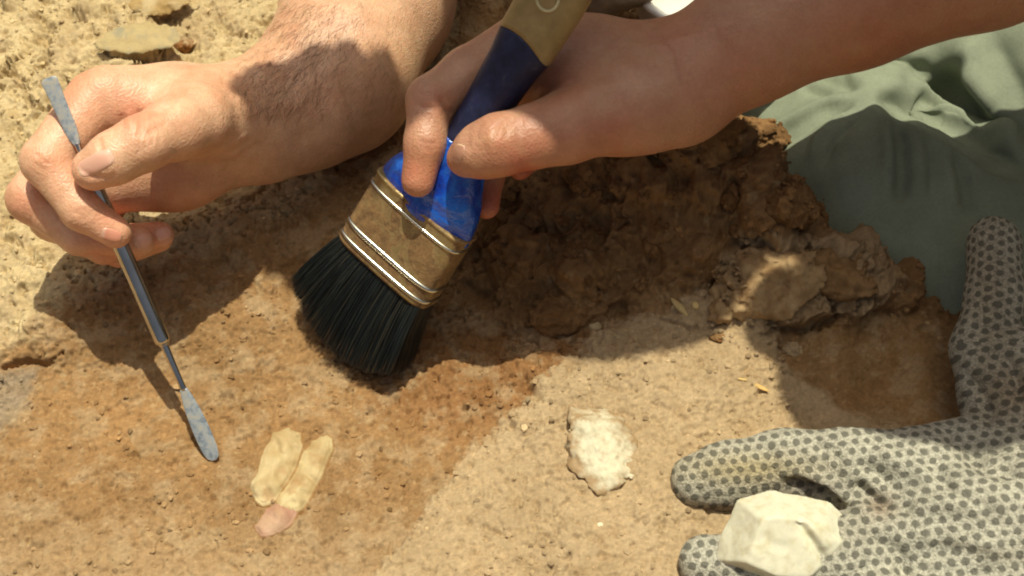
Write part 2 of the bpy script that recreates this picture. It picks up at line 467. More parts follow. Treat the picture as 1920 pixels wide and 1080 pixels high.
    bl = 1 - np.abs(fbm(P2, 1.5, 3, .6, off=230)) * 3; Zd += .07 * bl * (1 - .5 * pale) + .35 * pale * (fbm(P2, .7, 3, .55, off=235))
    Zd -= sstep(.22, .4, fbm(P2, 2.6, 3, .6, off=240)) * (.12 + .12 * pale + .1 * band)
    rid = 1 - np.abs(fbm(P2, 0.55, 4, 0.55, off=11)) * 2.2
    Zd += mass * 0.55 * rid + mass * 1.3 * fbm(P2, 0.28, 2, off=20) + mass * 0.7 * fbm(P2, 0.6, 2, off=21) + mass * .22 * np.round(2.5 * fbm(P2, 0.7, 2, off=25)) / 2.5
    fine = fbm(P2, 7.0, 3, 0.6, off=31)
    Zd += fine * (0.026 + 0.009 * pale + -0.02 * mass + .02 * band)
    patch = sstep(-.15, .35, fbm(P2, 0.35, 2, off=41))
    cr = domes(X, Y, 0.55, 1, .12, .55, .5) * (0.18 * pale + 0.16 * mass + 0.06 + 0.10 * band)
    cr2 = domes(X, Y, 0.22, 2, .15, .5, .55) * (0.25 + 0.35 * patch + 0.2 * pale)
    cr3 = domes(X, Y, 1.5, 3, .15, .5, .45, .55) * (0.3 * mass + 0.22 * pale)
    pits = domes(X, Y, 1.0, 4, .05, .25, .55) * (1.2 * pale + 0.4 * band + .3 * mass + .12)
    ang = .55; sx = X * math.cos(ang) + Y * math.sin(ang); sy = -X * math.sin(ang) + Y * math.cos(ang)
    Zd += (1 - pale) * (1 - mass) * .10 * fbm(np.stack([sx * .8, sy * 3.4, X * 0], 1), 1.0, 3, .55, off=310)
    Zd -= .9 * np.exp(-((px - 350) / 34) ** 2 - ((py - 78) / 22) ** 2) + .5 * np.exp(-((px - 250) / 70) ** 2 - ((py - 112) / 9) ** 2)
    Zd += (cr + cr2 + cr3 - pits) * (.25 + .75 * stp)
    fs_ = .45 + .55 * stp
    pe, pl_ = plates(X + 1.6 * w2 + .35 * f3, Y + 1.6 * fbm(P2, .5, 2, off=9) + .35 * fine, 2.3, 5)
    brk = sstep(-.05, .25, fbm(P2, .3, 2, off=260)); cm = np.maximum(pale * brk, .8 * slab); cm = np.maximum(cm, .25 * crust * sstep(.1, .3, fbm(P2, .25, 2, off=270)))
    Zd += cm * ((.30 + .25 * pale) * pl_ * sstep(0, .25, pe) - .45 * np.exp(-(pe / .09) ** 2))
    # smoothed, brushed sand in the middle, trowelled face at right
    flat = polymask(px, py, [(1480, 630), (1800, 620), (1820, 800), (1520, 810)], 40)
    Zd = Zd * (1 - 0.55 * flat)
    # the dug edge: crust stands a few millimetres above the brushed floor
    edge, _ = polydist(jx, jy, [(690, 1080), (800, 940), (900, 840), (985, 750), (1090, 650), (1150, 600)])
    Zd += 0.16 * crust
    hole = np.exp(-((px - 985) / 16) ** 2 - ((py - 725) / 14) ** 2) + np.exp(-((px - 1005) / 11) ** 2 - ((py - 745) / 9) ** 2) + .8 * np.exp(-((px - 958) / 10) ** 2 - ((py - 802) / 8) ** 2)
    Zd -= 0.45 * hole
    # cracks
    jx2 = px + 5 * fine * 3 + 8 * f3; jy2 = py + 8 * f3
    for pts, w, a in (([(380, 760), (420, 742), (440, 748)], 4, .16), ([(200, 880), (240, 900), (250, 890)], 5, .18), ([(250, 1010), (275, 1004)], 5, .2), ([(640, 650), (700, 668)], 4, .16), ([(470, 530), (500, 548), (530, 540)], 5, .22),
                      ([(800, 905), (860, 890)], 4, .14), ([(1010, 1000), (1040, 1020)], 5, .16), ([(0, 130), (40, 150), (60, 200)], 6, .4), ([(120, 20), (160, 40)], 5, .35), ([(200, 330), (240, 320)], 5, .3), ([(20, 230), (50, 260), (40, 300)], 6, .4), ([(0, 450), (60, 470), (70, 500)], 5, .35), ([(400, 20), (430, 60), (470, 70)], 5, .3),
                      ([(1345, 520), (1340, 555), (1370, 580), (1430, 582), (1455, 612), (1500, 622), (1600, 580)], 6, .55),
                      ([(1395, 500), (1402, 530), (1430, 545)], 3.5, .3), ([(1340, 530), (1320, 560)], 3, .2), ([(1240, 600), (1300, 620), (1340, 612), (1400, 590)], 3, .22),
                      ([(1330, 630), (1352, 640)], 5, .3), ([(1190, 640), (1215, 655)], 4, .2), ([(1460, 640), (1455, 700)], 4, .25),
                      ([(0, 688), (50, 676), (95, 682)], 5, .5), ([(95, 682), (120, 660)], 4, .3),
                      ([(460, 35), (500, 45), (530, 30)], 4, .4), ([(470, 60), (500, 75)], 3, .3), ([(60, 20), (95, 60), (50, 90)], 7, .5), ([(85, 70), (90, 120), (60, 130)], 6, .45),
                      ([(600, 690), (640, 670)], 3, .14), ([(1120, 905), (1150, 915)], 3, .12), ([(920, 995), (950, 1010)], 5, .18), ([(1240, 975), (1232, 1005)], 4, .16),
                      ([(480, 550), (520, 545)], 4, .14), ([(690, 1040), (740, 1010)], 3, .12), ([(1150, 600), (1175, 585)], 4, .2)):
        d, t = polydist(jx2, jy2, pts)
        Zd -= a * np.exp(-(d / w) ** 2) * sstep(0, .1, t + .03) * sstep(0, .1, 1.03 - t)
    # shape of the ledge at left: undercut lip along the loose bank
    d, t = polydist(jx, jy, [(0, 650), (110, 600), (260, 520), (400, 455), (560, 400)])
    Zd += 0.22 * np.exp(-(d / 26) ** 2)
    Zd = np.where(near, Zd, Zd * 0.5)
    lf = sstep(.25, .7, domes(X, Y, 0.35, 7, .1, .5, .25) * 8)[:, None]
    c = c * (1 - .25 * lf) + C_PALE * .25 * lf
    c = np.clip(c * (1 + 0.3 * fine)[:, None], 0.01, 0.9)
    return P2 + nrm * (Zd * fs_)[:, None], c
GV, gc = ground_fields(X, Y); Z = GV[:, 2]
nx, ny = gsh
idx = np.arange(nx * ny).reshape(nx, ny)
GF = np.stack([idx[:-1, :-1], idx[1:, :-1], idx[1:, 1:], idx[:-1, 1:]], -1).reshape(-1, 4)
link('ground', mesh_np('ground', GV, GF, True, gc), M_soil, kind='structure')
sel = (np.abs(X) < 29) & (Y > -15) & (Y < 22)
sub = idx[::4, ::4]; sv = sub.ravel(); remap = -np.ones(nx * ny, int); remap[sv] = np.arange(len(sv))
SF = np.stack([sub[:-1, :-1], sub[1:, :-1], sub[1:, 1:], sub[:-1, 1:]], -1).reshape(-1, 4)
GB = BVHTree.FromPolygons([tuple(v) for v in GV[sv]], remap[SF].tolist())
def gz(x, y):
    h = GB.ray_cast(Vector((x, y, 30)), Vector((0, 0, -1)))[0]
    return h.z if h else 0.0
def on_ground(px, py):
    v = FW + RT * ((px - 960) / FPX) - UPV * ((py - 540) / FPX)
    h = GB.ray_cast(Vector(CAM), Vector(v))[0]
    return np.array(h) if h else U(px, py, 0)
def hit(bvh, px, py):
    v = FW + RT * ((px - 960) / FPX) - UPV * ((py - 540) / FPX)
    h, n, _, _ = bvh.ray_cast(Vector(CAM), Vector(v).normalized())
    return (np.array(h), np.array(n)) if h else (None, None)

#@@OBJECTS@@
# ------------------------------------------------------------------ people
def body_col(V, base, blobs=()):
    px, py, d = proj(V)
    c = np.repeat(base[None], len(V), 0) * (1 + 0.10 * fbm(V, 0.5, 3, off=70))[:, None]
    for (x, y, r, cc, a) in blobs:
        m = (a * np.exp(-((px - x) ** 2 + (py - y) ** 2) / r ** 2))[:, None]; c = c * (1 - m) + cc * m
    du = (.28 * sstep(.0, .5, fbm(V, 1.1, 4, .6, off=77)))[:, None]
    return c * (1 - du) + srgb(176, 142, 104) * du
def bvh_of(V, F): return BVHTree.FromPolygons([tuple(v) for v in V], F.tolist())
M_nail, _nt, _p = new_mat('nail', rough=0.32, spec=0.5, attr='col', sss=0.3, sss_scale=0.002)
_nt.links.new(attr(_nt), _p.inputs['Base Color'])
def nail(bvh, c, hl, hw, ang, parent, tip=1, col=(214, 168, 140), lift=0.045, skew=0.0):
    a = math.radians(ang); ca, sa = math.cos(a), math.sin(a)
    nu, nv = 22, 16; V = []; Cc = []; ok = True
    for i in range(nu + 1):
        for j in range(nv + 1):
            u = -1 + 2 * i / nu; v = -1 + 2 * j / nv
            # square -> rounded rectangle
            w = 0.22 + 0.78 * max(0, 1 - abs(u) ** 3.2) ** 0.5
            x = c[0] + u * hl * ca - v * w * hw * sa + skew * u * v * hw; y = c[1] + u * hl * sa + v * w * hw * ca
            P, Nn = hit(bvh, x, y)
            if P is None: return None
            e = max(abs(u) ** 3, abs(v) ** 4)
            up = lift * (1 - e) - 0.03 * (e > 0.93)
            if u * tip > 0.55 and e <= .93: up = lift * (1 - abs(v) ** 4)
            V.append(P + Nn * up)
            b = srgb(*col)
            t = u * tip
            if t > 0.82: b = srgb(222, 196, 164)
            elif t < -0.55: b = b * 0.5 + srgb(226, 190, 168) * 0.5
            Cc.append(b)
    V = np.array(V); V = relax(V, np.array([[i * (nv + 1) + j, (i + 1) * (nv + 1) + j, (i + 1) * (nv + 1) + j + 1, i * (nv + 1) + j + 1] for i in range(nu) for j in range(nv)]), 1, .4)
    F = [[i * (nv + 1) + j, i * (nv + 1) + j + 1, (i + 1) * (nv + 1) + j + 1, (i + 1) * (nv + 1) + j] for i in range(nu) for j in range(nv)]
    return link('fingernail', mesh_np('fingernail', V, np.array(F), True, np.array(Cc)), M_nail, parent)

# ---- the hand with the metal tool
HB = []
HB += limb([(470,212,57.2,88),(330,205,55.2,84),(205,188,53.9,66)], .5)                 # back of the hand
HB += limb([(450,262,57.8,80),(330,300,56.6,88),(215,330,55.6,72)], .9)                 # heel of the hand and palm
HB += limb([(440,225,56.6,84),(372,222,53.6,66)], .9)                                    # ball of the thumb
HB += limb([(340,200,54.4,48),(235,208,53.9,46)], .6)                                    # web
HB += limb([(470,212,57.2,90),(500,208,58.0,98),(570,180,59.0,122),(640,120,60.3,140),(690,0,63,156),(725,-130,66,164),(745,-330,70,160)], .8)
HB += limb([(500,255,58.6,80),(640,180,61,110)], 1.2)
ring = limb([(190,260,56.6,50),(100,408,55.6,43),(196,458,55.3,36),(300,441,54.9,26)], .25)
little = limb([(240,300,57.2,46),(165,445,56.6,36),(225,470,56.4,30),(300,448,55.8,24)], .25)
middle = limb([(165,225,55.4,52),(60,372,54.0,46),(150,440,54.1,38),(262,452,53.9,28)], .25)
index = limb([(180,190,53.6,58),(86,302,52.3,45),(154,394,52.2,38),(217,436,52.5,30)], .3)
thumb = limb([(372,222,53.4,64),(330,240,52.6,58),(264,270,51.4,51),(214,296,51.2,48),(176,317,51.3,41)], .35)
for g, k in ((little, .12), (ring, .12), (middle, .12), (index, .14), (thumb, .16)): HB.append(('group', g, k))
V, F = build(HB, 0.082, 2)
V, F = V, F
sc_ = Sculpt(V, F)
for pts, w, a in (([(262,200),(267,232),(258,262)], 7, -.10), ([(184,255),(190,290)], 7, -.10), ([(352,158),(318,196),(270,224)], 8, -.11), ([(228,210),(230,250)], 6, -.05),
                  ([(240,205),(245,240)], 6, .04), ([(300,150),(220,140),(160,160)], 26, .07), ([(345,150),(300,180),(280,200)], 9, .05),
                  ([(300,232),(286,252),(282,282)], 3.5, -.022), ([(288,236),(274,258),(270,290)], 3.5, -.028), ([(276,240),(262,264),(258,298)], 3.5, -.022), ([(312,226),(300,246),(298,276)], 3, -.014),
                  ([(400,292),(440,284),(478,256)], 5, -.05), ([(406,304),(446,296),(486,268)], 5, -.04), ([(404,280),(438,270),(470,246)], 5, .04), ([(380,300),(410,310),(460,300)], 6, -.04),
                  ([(66,286),(78,300),(98,312)], 3.5, -.02), ([(60,300),(74,312),(92,322)], 3.5, -.02),
                  ([(136,395),(150,402),(160,416)], 3, -.022), ([(144,388),(160,396),(170,410)], 3, -.018),
                  ([(145,322),(165,342),(205,345)], 9, .03), ([(148,302),(152,318),(170,330),(205,334),(222,322)], 3.2, -.03),
                  ([(420,140),(470,150),(520,110)], 8, -.03), ([(440,160),(540,90),(600,0)], 18, .05), ([(520,170),(600,120),(660,40)], 14, -.05)):
    if w < 4.5: w, a = 4.6, a * 2.1
    sc_.stroke(pts, w, a)
sc_.blob((86,300), 26, 22, .06); sc_.blob((62,372), 20, 22, .05); sc_.blob((262,262), 30, 26, .03); sc_.ref()
VB = sc_.V
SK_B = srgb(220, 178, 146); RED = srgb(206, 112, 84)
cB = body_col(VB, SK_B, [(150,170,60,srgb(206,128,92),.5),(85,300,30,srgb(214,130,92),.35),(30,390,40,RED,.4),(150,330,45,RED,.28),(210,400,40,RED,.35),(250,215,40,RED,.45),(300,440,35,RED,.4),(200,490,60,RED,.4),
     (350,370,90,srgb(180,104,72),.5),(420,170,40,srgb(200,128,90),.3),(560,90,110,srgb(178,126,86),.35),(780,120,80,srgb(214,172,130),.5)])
pB = empty('person', (5, 40, 3), label='person at the top left whose bare hand pinches the thin steel spatula', category='person')
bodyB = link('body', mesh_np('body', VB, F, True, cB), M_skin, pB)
bv = bvh_of(VB, F)
nail(bv, (180, 306), 38, 19, -27, bodyB, -1, (220, 172, 150))
nail(bv, (209, 441), 21, 13, 14, bodyB, 1, (214, 150, 124), .03)
nail(bv, (268, 452), 17, 15, -24, bodyB, 1, (214, 160, 134), .03)
nail(bv, (306, 438), 15, 13, -24, bodyB, 1, (214, 160, 138), .03)
# fine hair along the forearm
def strands(roots, dirs, lens, r0, bend, seg=3):
    n = len(roots); V = []; ang = np.array([0, 2.094, 4.189])
    t = np.cross(dirs, np.array([0.3, 0.2, 1.0])); t /= np.linalg.norm(t, axis=1)[:, None]; b = np.cross(dirs, t)
    for k in range(seg + 1):
        q = k / seg; c = roots + dirs * (lens * q)[:, None] + bend * (lens * q * q)[:, None]; r = (r0 * (1 - 0.75 * q))[:, None] if hasattr(r0, '__len__') else r0 * (1 - .75 * q)
        for a in ang: V.append(c + t * np.cos(a) * r + b * np.sin(a) * r)
    V = np.stack(V, 1).reshape(-1, 3); m = 3 * (seg + 1); base = np.arange(n)[:, None] * m; F = []
    for k in range(seg):
        for j in range(3):
            a, c = 3 * k + j, 3 * k + (j + 1) % 3; F.append(np.concatenate([base + a, base + c, base + c + 3, base + a + 3], 1))
    return V, np.concatenate(F)
R_, D_, L_ = [], [], []
while len(R_) < 2200:
    x, y = rng.uniform(410, 780), rng.uniform(0, 215)
    den = math.exp(-((x - 545 - (110 - y) * .35) / 75) ** 2) + .12
    if rng.random() > den: continue
    P, Nn = hit(bv, x, y)
    if P is None: continue
    P2_, _ = hit(bv, x - 9 + rng.normal() * 6, y + 12 + rng.normal() * 5)
    if P2_ is None: continue
    v = P2_ - P; v /= np.linalg.norm(v) + 1e-9; v = v + Nn * 0.16 + rng.normal(size=3) * .12; R_.append(P - Nn * .02); D_.append(v / np.linalg.norm(v)); L_.append(rng.uniform(.35, .85))
Vh, Fh = strands(np.array(R_), np.array(D_), np.array(L_), 0.0048, np.array([0, 0, -.12]))
M_hair, _, _ = new_mat('arm_hair', rough=.5, color=srgb(112, 74, 44))
link('arm_hair', mesh_np('arm_hair', Vh, Fh), M_hair, pB, kind='stuff')

# ---- the hand with the brush
HA = []
HA += limb([(1275,150,52.7,104),(1120,150,53.3,100),(985,118,53.8,78)], .6)
HA += limb([(1240,150,52.7,100),(1110,112,53.9,78),(1010,90,54.5,70)], .6)
HA += limb([(1262,180,52.5,92),(1185,198,52.0,82),(1060,240,51.2,64)], 1.0)
HA += limb([(1100,190,53.5,70),(1000,175,54.5,50)], .6)
HA += limb([(1290,140,52.5,104),(1400,78,52.5,112),(1600,-5,52.5,128),(1850,-95,52.0,142)], .8)
elA = np.array([29.5, 6.0, 20.0]); HA.append((Cone(D(1850,-95,52.0), elA, 142 * 52.0 / FPX, 3.7), .8))
HA.append((Cone(elA, np.array([30, 20.0, 34]), 3.8, 4.6), 1.0))
indexA = limb([(975,92,54.0,64),(880,145,53.2,56),(808,188,52.5,45),(797,268,52.2,38),(784,338,52.4,32)], .3)
thumbA = limb([(1060,240,51.2,64),(1000,256,50.8,58),(935,272,50.6,57),(900,284,50.8,49),(872,297,51.2,35)], .35)
middleA = limb([(1030,170,55.5,46),(935,250,56.1,40),(913,330,55.5,32),(912,386,55.1,25)], .25)
ringA = limb([(1080,190,55.5,46),(1010,270,56.3,36),(975,315,55.7,23)], .25)
for g, k in ((middleA, .12), (ringA, .12), (indexA, .3), (thumbA, .5)): HA.append(('group', g, k))
V, F = build(HA, 0.082, 2)
sc_ = Sculpt(V, F)
for pts, w, a in (([(822,178),(838,206),(852,214)], 6, -.09), ([(782,262),(800,270),(826,268)], 5, -.04), ([(784,274),(806,281),(824,276)], 4, -.03),
                  ([(1000,190),(1020,172),(1060,158),(1090,140)], 9, -.10), ([(885,215),(872,250),(880,290)], 12, -.05), ([(1040,190),(1100,165),(1180,150)], 22, .05),
                  ([(925,235),(905,262),(915,300)], 4, -.02), ([(1180,60),(1250,110),(1290,200)], 9, -.03), ([(1230,50),(1290,110),(1320,190)], 8, -.025),
                  ([(1120,70),(1060,110),(1040,140)], 14, .03), ([(1300,90),(1420,30),(1560,-20)], 20, .04), ([(900,120),(860,150),(830,170)], 10, .02), ([(945,222),(930,240),(925,262)], 5, -.05), ([(965,220),(950,240),(948,262)], 5, -.045), ([(905,228),(895,245),(893,270)], 5, -.04), ([(984,222),(974,240),(972,258)], 5, -.03), ([(775,196),(800,202),(830,200)], 5, -.035), ([(1205,52),(1260,100),(1282,200)], 6, -.05), ([(1330,30),(1360,100),(1362,160)], 7, -.04), ([(1080,230),(1120,250),(1180,255)], 10, .03), ([(1120,60),(1200,90),(1330,60),(1450,10)], 8, .05), ([(1100,130),(1200,150),(1300,120)], 14, -.04)):
    sc_.stroke(pts, w, a)
sc_.blob((932,262), 26, 22, .07); sc_.blob((868,290), 20, 24, .03); sc_.blob((1150,225), 40, 24, .04); sc_.ref()
VA = sc_.V
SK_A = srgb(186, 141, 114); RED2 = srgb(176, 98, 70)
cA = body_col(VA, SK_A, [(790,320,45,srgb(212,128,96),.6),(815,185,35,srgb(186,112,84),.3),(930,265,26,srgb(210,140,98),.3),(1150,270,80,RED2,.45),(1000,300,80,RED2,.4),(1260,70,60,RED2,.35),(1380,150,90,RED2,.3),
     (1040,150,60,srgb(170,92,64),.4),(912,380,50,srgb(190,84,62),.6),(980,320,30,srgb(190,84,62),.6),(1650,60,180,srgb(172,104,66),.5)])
pA = empty('person', (40, 8, 0), label='person in green trousers holding the paint brush, other hand in a dotted glove', category='person')
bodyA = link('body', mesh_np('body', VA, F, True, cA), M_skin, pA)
bv = bvh_of(VA, F)

nail(bv, (859, 288), 19, 12, -72, bodyA, 1, (184, 138, 114), .03)
# ---- trousers
TR = [(q, .9) for q, _ in limb([(1640,420,64.6,270),(2060,650,63.5,292)], .9)] + [(q, 1.2) for q, _ in limb([(1450,235,66.5,120),(1600,300,66,190)], .9)]
V, F = build(TR, 0.16, 2)
T2 = limb([(1500,70,70.5,185),(1640,60,70.3,215),(1800,95,69,235),(2120,210,66,330)], .9)
V2, F2 = build(T2, 0.16, 2)
Dg, L = raster(TR + [('group', T2, .25)], 0.13)
V, F = surface(Dg, L, 0.13); V = relax(V, F, 3)
V = V + normals(V, F) * (0.22 * fbm(V, .16, 3, off=80) + .05 * fbm(V, .6, 3, off=84))[:, None]
sc_ = Sculpt(V, F)
for pts, w, a in (([(1612,192),(1560,206),(1480,250),(1425,292)], 9, -.30), ([(1612,186),(1550,192),(1470,232),(1415,275)], 9, .18), ([(1618,196),(1570,225),(1535,262),(1515,320)], 9, .20), ([(1634,200),(1592,230),(1558,262),(1530,330)], 12, -.20),
                  ([(1672,206),(1688,260),(1690,330),(1684,390)], 12, -.30), ([(1660,204),(1668,250),(1668,330)], 12, .18), ([(1712,228),(1722,300),(1722,380)], 13, .20), ([(1736,240),(1744,300),(1740,380)], 14, -.16),
                  ([(1790,278),(1806,330),(1820,400)], 12, -.22), ([(1775,270),(1784,330),(1790,400)], 14, .14), ([(1500,152),(1520,170),(1560,178)], 7, -.30), ([(1578,120),(1588,150),(1600,175)], 5, -.16), ([(1592,118),(1602,150),(1612,175)], 5, .10),
                  ([(1547,166),(1616,190),(1667,202),(1713,228),(1788,272),(1840,296),(1930,352)], 22, .16), ([(1800,60),(1840,150),(1900,260)], 34, .9), ([(1700,120),(1730,160),(1800,150)], 24, -.40),
                  ([(1640,178),(1700,190),(1770,218),(1850,275),(1935,335)], 24, -1.3), ([(1740,170),(1790,165),(1830,200),(1900,260)], 26, -1.2), ([(1480,125),(1560,140),(1620,165)], 10, -.4), ([(1850,60),(1900,150),(1935,230)], 22, -.3), ([(1640,120),(1700,100),(1760,110)], 20, .2), ([(1400,200),(1440,190),(1500,160)], 8, -.16),
                  ([(1560,300),(1620,330),(1700,420),(1760,520)], 40, .10), ([(1500,330),(1540,440),(1600,500)], 30, -.12)):
    if w < 20: a *= 1.5
    sc_.stroke(pts, w, a)
M_tr, nt, p = new_mat('trouser_cloth', rough=.85, spec=.2)
n1 = noise(nt, 60, 4, .6); r1 = ramp(nt, n1.outputs[0], [(.3, .85), (.7, 1.12)])
n2 = noise(nt, 900, 2, .6); r2 = ramp(nt, n2.outputs[0], [(.3, .88), (.7, 1.1)])
c = mix(nt, 'MULTIPLY', .8, srgb(136, 143, 122), r1.outputs[0]); c = mix(nt, 'MULTIPLY', .7, c, r2.outputs[0]); nt.links.new(c, p.inputs['Base Color'])
w1 = N(nt, 'ShaderNodeTexWave'); w1.inputs['Scale'].default_value = 900; w1.inputs['Distortion'].default_value = .6
g_ = nt.nodes.new('ShaderNodeNewGeometry'); nt.links.new(g_.outputs['Position'], w1.inputs['Vector'])
b = bump(nt, p, w1.outputs['Fac'], .25, .0002); bump(nt, p, n1.outputs[0], .3, .001, b)
VT = sc_.V; mm = (polymask(sc_.px, sc_.py, [(1500,120),(1700,150),(1800,150),(1960,320),(1900,350),(1700,240),(1500,200)], 20) * 1.0)[:, None]
VT = VT * (1 - mm) + relax(VT, F, 7) * mm
q_ = Sculpt(VT, F)
for pts, w, a in (([(1640,176),(1700,188),(1770,218),(1850,268),(1930,325)], 17, -.8), ([(1700,180),(1760,176),(1810,190),(1860,240)], 16, -.7),
                  ([(1600,188),(1540,208),(1470,250),(1420,292)], 7, -.17), ([(1600,180),(1530,192),(1460,232),(1410,275)], 9, .12), ([(1610,200),(1565,228),(1532,268),(1512,325)], 7, -.18), ([(1622,204),(1580,236),(1548,274),(1530,330)], 9, .22),
                  ([(1672,215),(1686,262),(1690,330),(1684,400)], 14, -.12), ([(1656,210),(1664,262),(1666,330),(1658,400)], 14, .12), ([(1722,240),(1732,310),(1730,400)], 14, .14), ([(1790,285),(1808,340),(1820,410)], 14, -.12), ([(1800,120),(1850,190),(1915,280)], 16, .5)):
    q_.stroke(pts, w, a)
VT = relax(q_.V, F, 3)
link('trousers', mesh_np('trousers', VT, F), M_tr, pA)

# ---- dotted work glove
gA = limbz([(1306,902,.95,50),(1358,893,1.15,60),(1470,872,1.3,64),(1600,885,1.9,78),(1760,900,2.4,92)], .5)
gB = limbz([(1325,1056,.95,54),(1400,1068,1.2,62),(1560,1050,1.7,80),(1720,1010,2.2,100)], .5)
gC = limbz([(1360,1215,.9,56),(1500,1220,1.2,64),(1680,1150,1.9,88),(1850,1080,2.4,100)], .5)
gT = limbz([(1864,456,4.6,50),(1866,560,4.0,52),(1846,655,3.2,59),(1880,745,2.8,76),(1960,860,2.6,105)], .5)
gH = limbz([(1720,885,1.9,84),(1960,862,2.6,112)], .6) + limbz([(1700,985,1.9,100),(1850,985,2.6,130),(2060,970,3.4,150),(2230,900,5.0,140)], .9) + limbz([(1930,700,3.4,84),(2020,840,3.2,130)], .8)
GP = gH + [('group', gC, .25), ('group', gB, .22), ('group', gA, .35), ('group', gT, .5)]
V, F = build(GP, 0.11, 2, hi=np.array([30, 40, 40]))
V = V + normals(V, F) * (.10 * fbm(V, .5, 3, off=90) + .025 * fbm(V, 2.2, 2, off=92))[:, None]
sc_ = Sculpt(V, F)
for pts, w, a in (([(1460,912),(1500,905),(1545,925),(1590,965)], 12, -.22), ([(1465,900),(1510,893),(1560,915),(1610,950),(1650,975)], 12, .12), ([(1600,900),(1620,925),(1680,950),(1720,945)], 13, -.20), ([(1600,860),(1660,900),(1700,930)], 12, -.12),
                  ([(1640,840),(1700,880),(1760,900)], 16, .14), ([(1800,840),(1850,870),(1920,880)], 20, -.22), ([(1760,800),(1820,830),(1900,830)], 22, -.16), ([(1550,820),(1570,870),(1560,910)], 12, -.08),
                  ([(1810,690),(1850,760),(1860,800)], 12, -.10), ([(1880,660),(1900,700),(1910,760)], 12, -.14), ([(1700,1000),(1800,1010),(1920,1040)], 20, .12), ([(1650,1060),(1760,1070),(1900,1080)], 16, -.12), ([(1700,960),(1800,940),(1920,950)], 20, .14), ([(1430,830),(1450,860),(1446,900)], 8, -.07), ([(1520,812),(1545,850),(1540,890)], 8, -.09), ([(1380,1030),(1400,1060),(1396,1080)], 8, -.08), ([(1620,1000),(1680,1030),(1700,1080)], 12, -.14), ([(1740,870),(1790,930),(1880,960)], 10, -.10), ([(1820,520),(1860,530),(1900,520)], 8, -.07), ([(1818,610),(1850,622),(1900,610)], 9, -.09), ([(1800,700),(1830,720),(1880,720)], 10, -.10)):
    sc_.stroke(pts, w, a * 2.0)
V = relax(sc_.V, F, 1); GVV, GFF = V, F
px, py, d = proj(V)
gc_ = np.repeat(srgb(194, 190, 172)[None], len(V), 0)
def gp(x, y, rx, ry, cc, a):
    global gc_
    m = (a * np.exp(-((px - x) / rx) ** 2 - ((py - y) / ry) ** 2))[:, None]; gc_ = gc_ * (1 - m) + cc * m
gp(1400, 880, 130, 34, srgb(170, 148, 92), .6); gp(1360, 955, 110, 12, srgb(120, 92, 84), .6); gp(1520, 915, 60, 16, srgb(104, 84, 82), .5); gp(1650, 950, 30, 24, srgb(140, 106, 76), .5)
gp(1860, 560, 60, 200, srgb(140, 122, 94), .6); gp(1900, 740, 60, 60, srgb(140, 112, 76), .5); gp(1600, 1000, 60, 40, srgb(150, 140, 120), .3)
# dot lattice coordinates: wrapped round the thumb, laid flat over the rest
n_ = np.array([0, -.35, .94]); n_ /= np.linalg.norm(n_); ea = np.array([-1, -.12, 0]); ea -= n_ * (ea @ n_); ea /= np.linalg.norm(ea); eb = np.cross(n_, ea)
uvp = np.stack([V @ ea, V @ eb], 1)
T0, T1 = U(1864, 456, 4.6), U(1850, 690, 3.0); td = (T1 - T0) / np.linalg.norm(T1 - T0)
q = V - T0; al = q @ td; side = np.cross(td, np.array([0, 0, 1.0])); side /= np.linalg.norm(side); fr = np.cross(side, td)
uvt = np.stack([al, np.arctan2(q @ side, q @ fr) * 1.08], 1)
isT = (al < 4.6) & (np.hypot(q @ side, q @ fr) < 1.9)
fT = isT[F].sum(1) >= 3
luv = np.where(np.repeat(fT, 4)[:, None], uvt[F.ravel()], uvp[F.ravel()]) / np.array([.43, .74])
M_gl, nt, p = new_mat('dotted_knit', rough=.95, spec=.1)
uvn = nt.nodes.new('ShaderNodeUVMap')
dn = noise(nt, 160, 2, .5); sub_ = N(nt, 'ShaderNodeVectorMath', _operation='SUBTRACT'); nt.links.new(dn.outputs['Color'], sub_.inputs[0]); sub_.inputs[1].default_value = (.5, .5, .5)
scl = N(nt, 'ShaderNodeVectorMath', _operation='SCALE'); nt.links.new(sub_.outputs[0], scl.inputs[0]); scl.inputs['Scale'].default_value = .32
addn = N(nt, 'ShaderNodeVectorMath', _operation='ADD'); nt.links.new(uvn.outputs[0], addn.inputs[0]); nt.links.new(scl.outputs[0], addn.inputs[1])
ds = []
for o_ in ((0, 0, 0), (.5, .5, 0)):
    a_ = N(nt, 'ShaderNodeVectorMath', _operation='ADD'); nt.links.new(addn.outputs[0], a_.inputs[0]); a_.inputs[1].default_value = o_
    f_ = N(nt, 'ShaderNodeVectorMath', _operation='FRACTION'); nt.links.new(a_.outputs[0], f_.inputs[0])
    s_ = N(nt, 'ShaderNodeVectorMath', _operation='SUBTRACT'); nt.links.new(f_.outputs[0], s_.inputs[0]); s_.inputs[1].default_value = (.5, .5, 0)
    m_ = N(nt, 'ShaderNodeVectorMath', _operation='MULTIPLY'); nt.links.new(s_.outputs[0], m_.inputs[0]); m_.inputs[1].default_value = (1, 1.72, 0)
    l_ = N(nt, 'ShaderNodeVectorMath', _operation='LENGTH'); nt.links.new(m_.outputs[0], l_.inputs[0]); ds.append(l_.outputs['Value'])
wn_ = noise(nt, 130, 3, .6); mn = N(nt, 'ShaderNodeMath', _operation='MINIMUM'); nt.links.new(ds[0], mn.inputs[0]); nt.links.new(ds[1], mn.inputs[1])
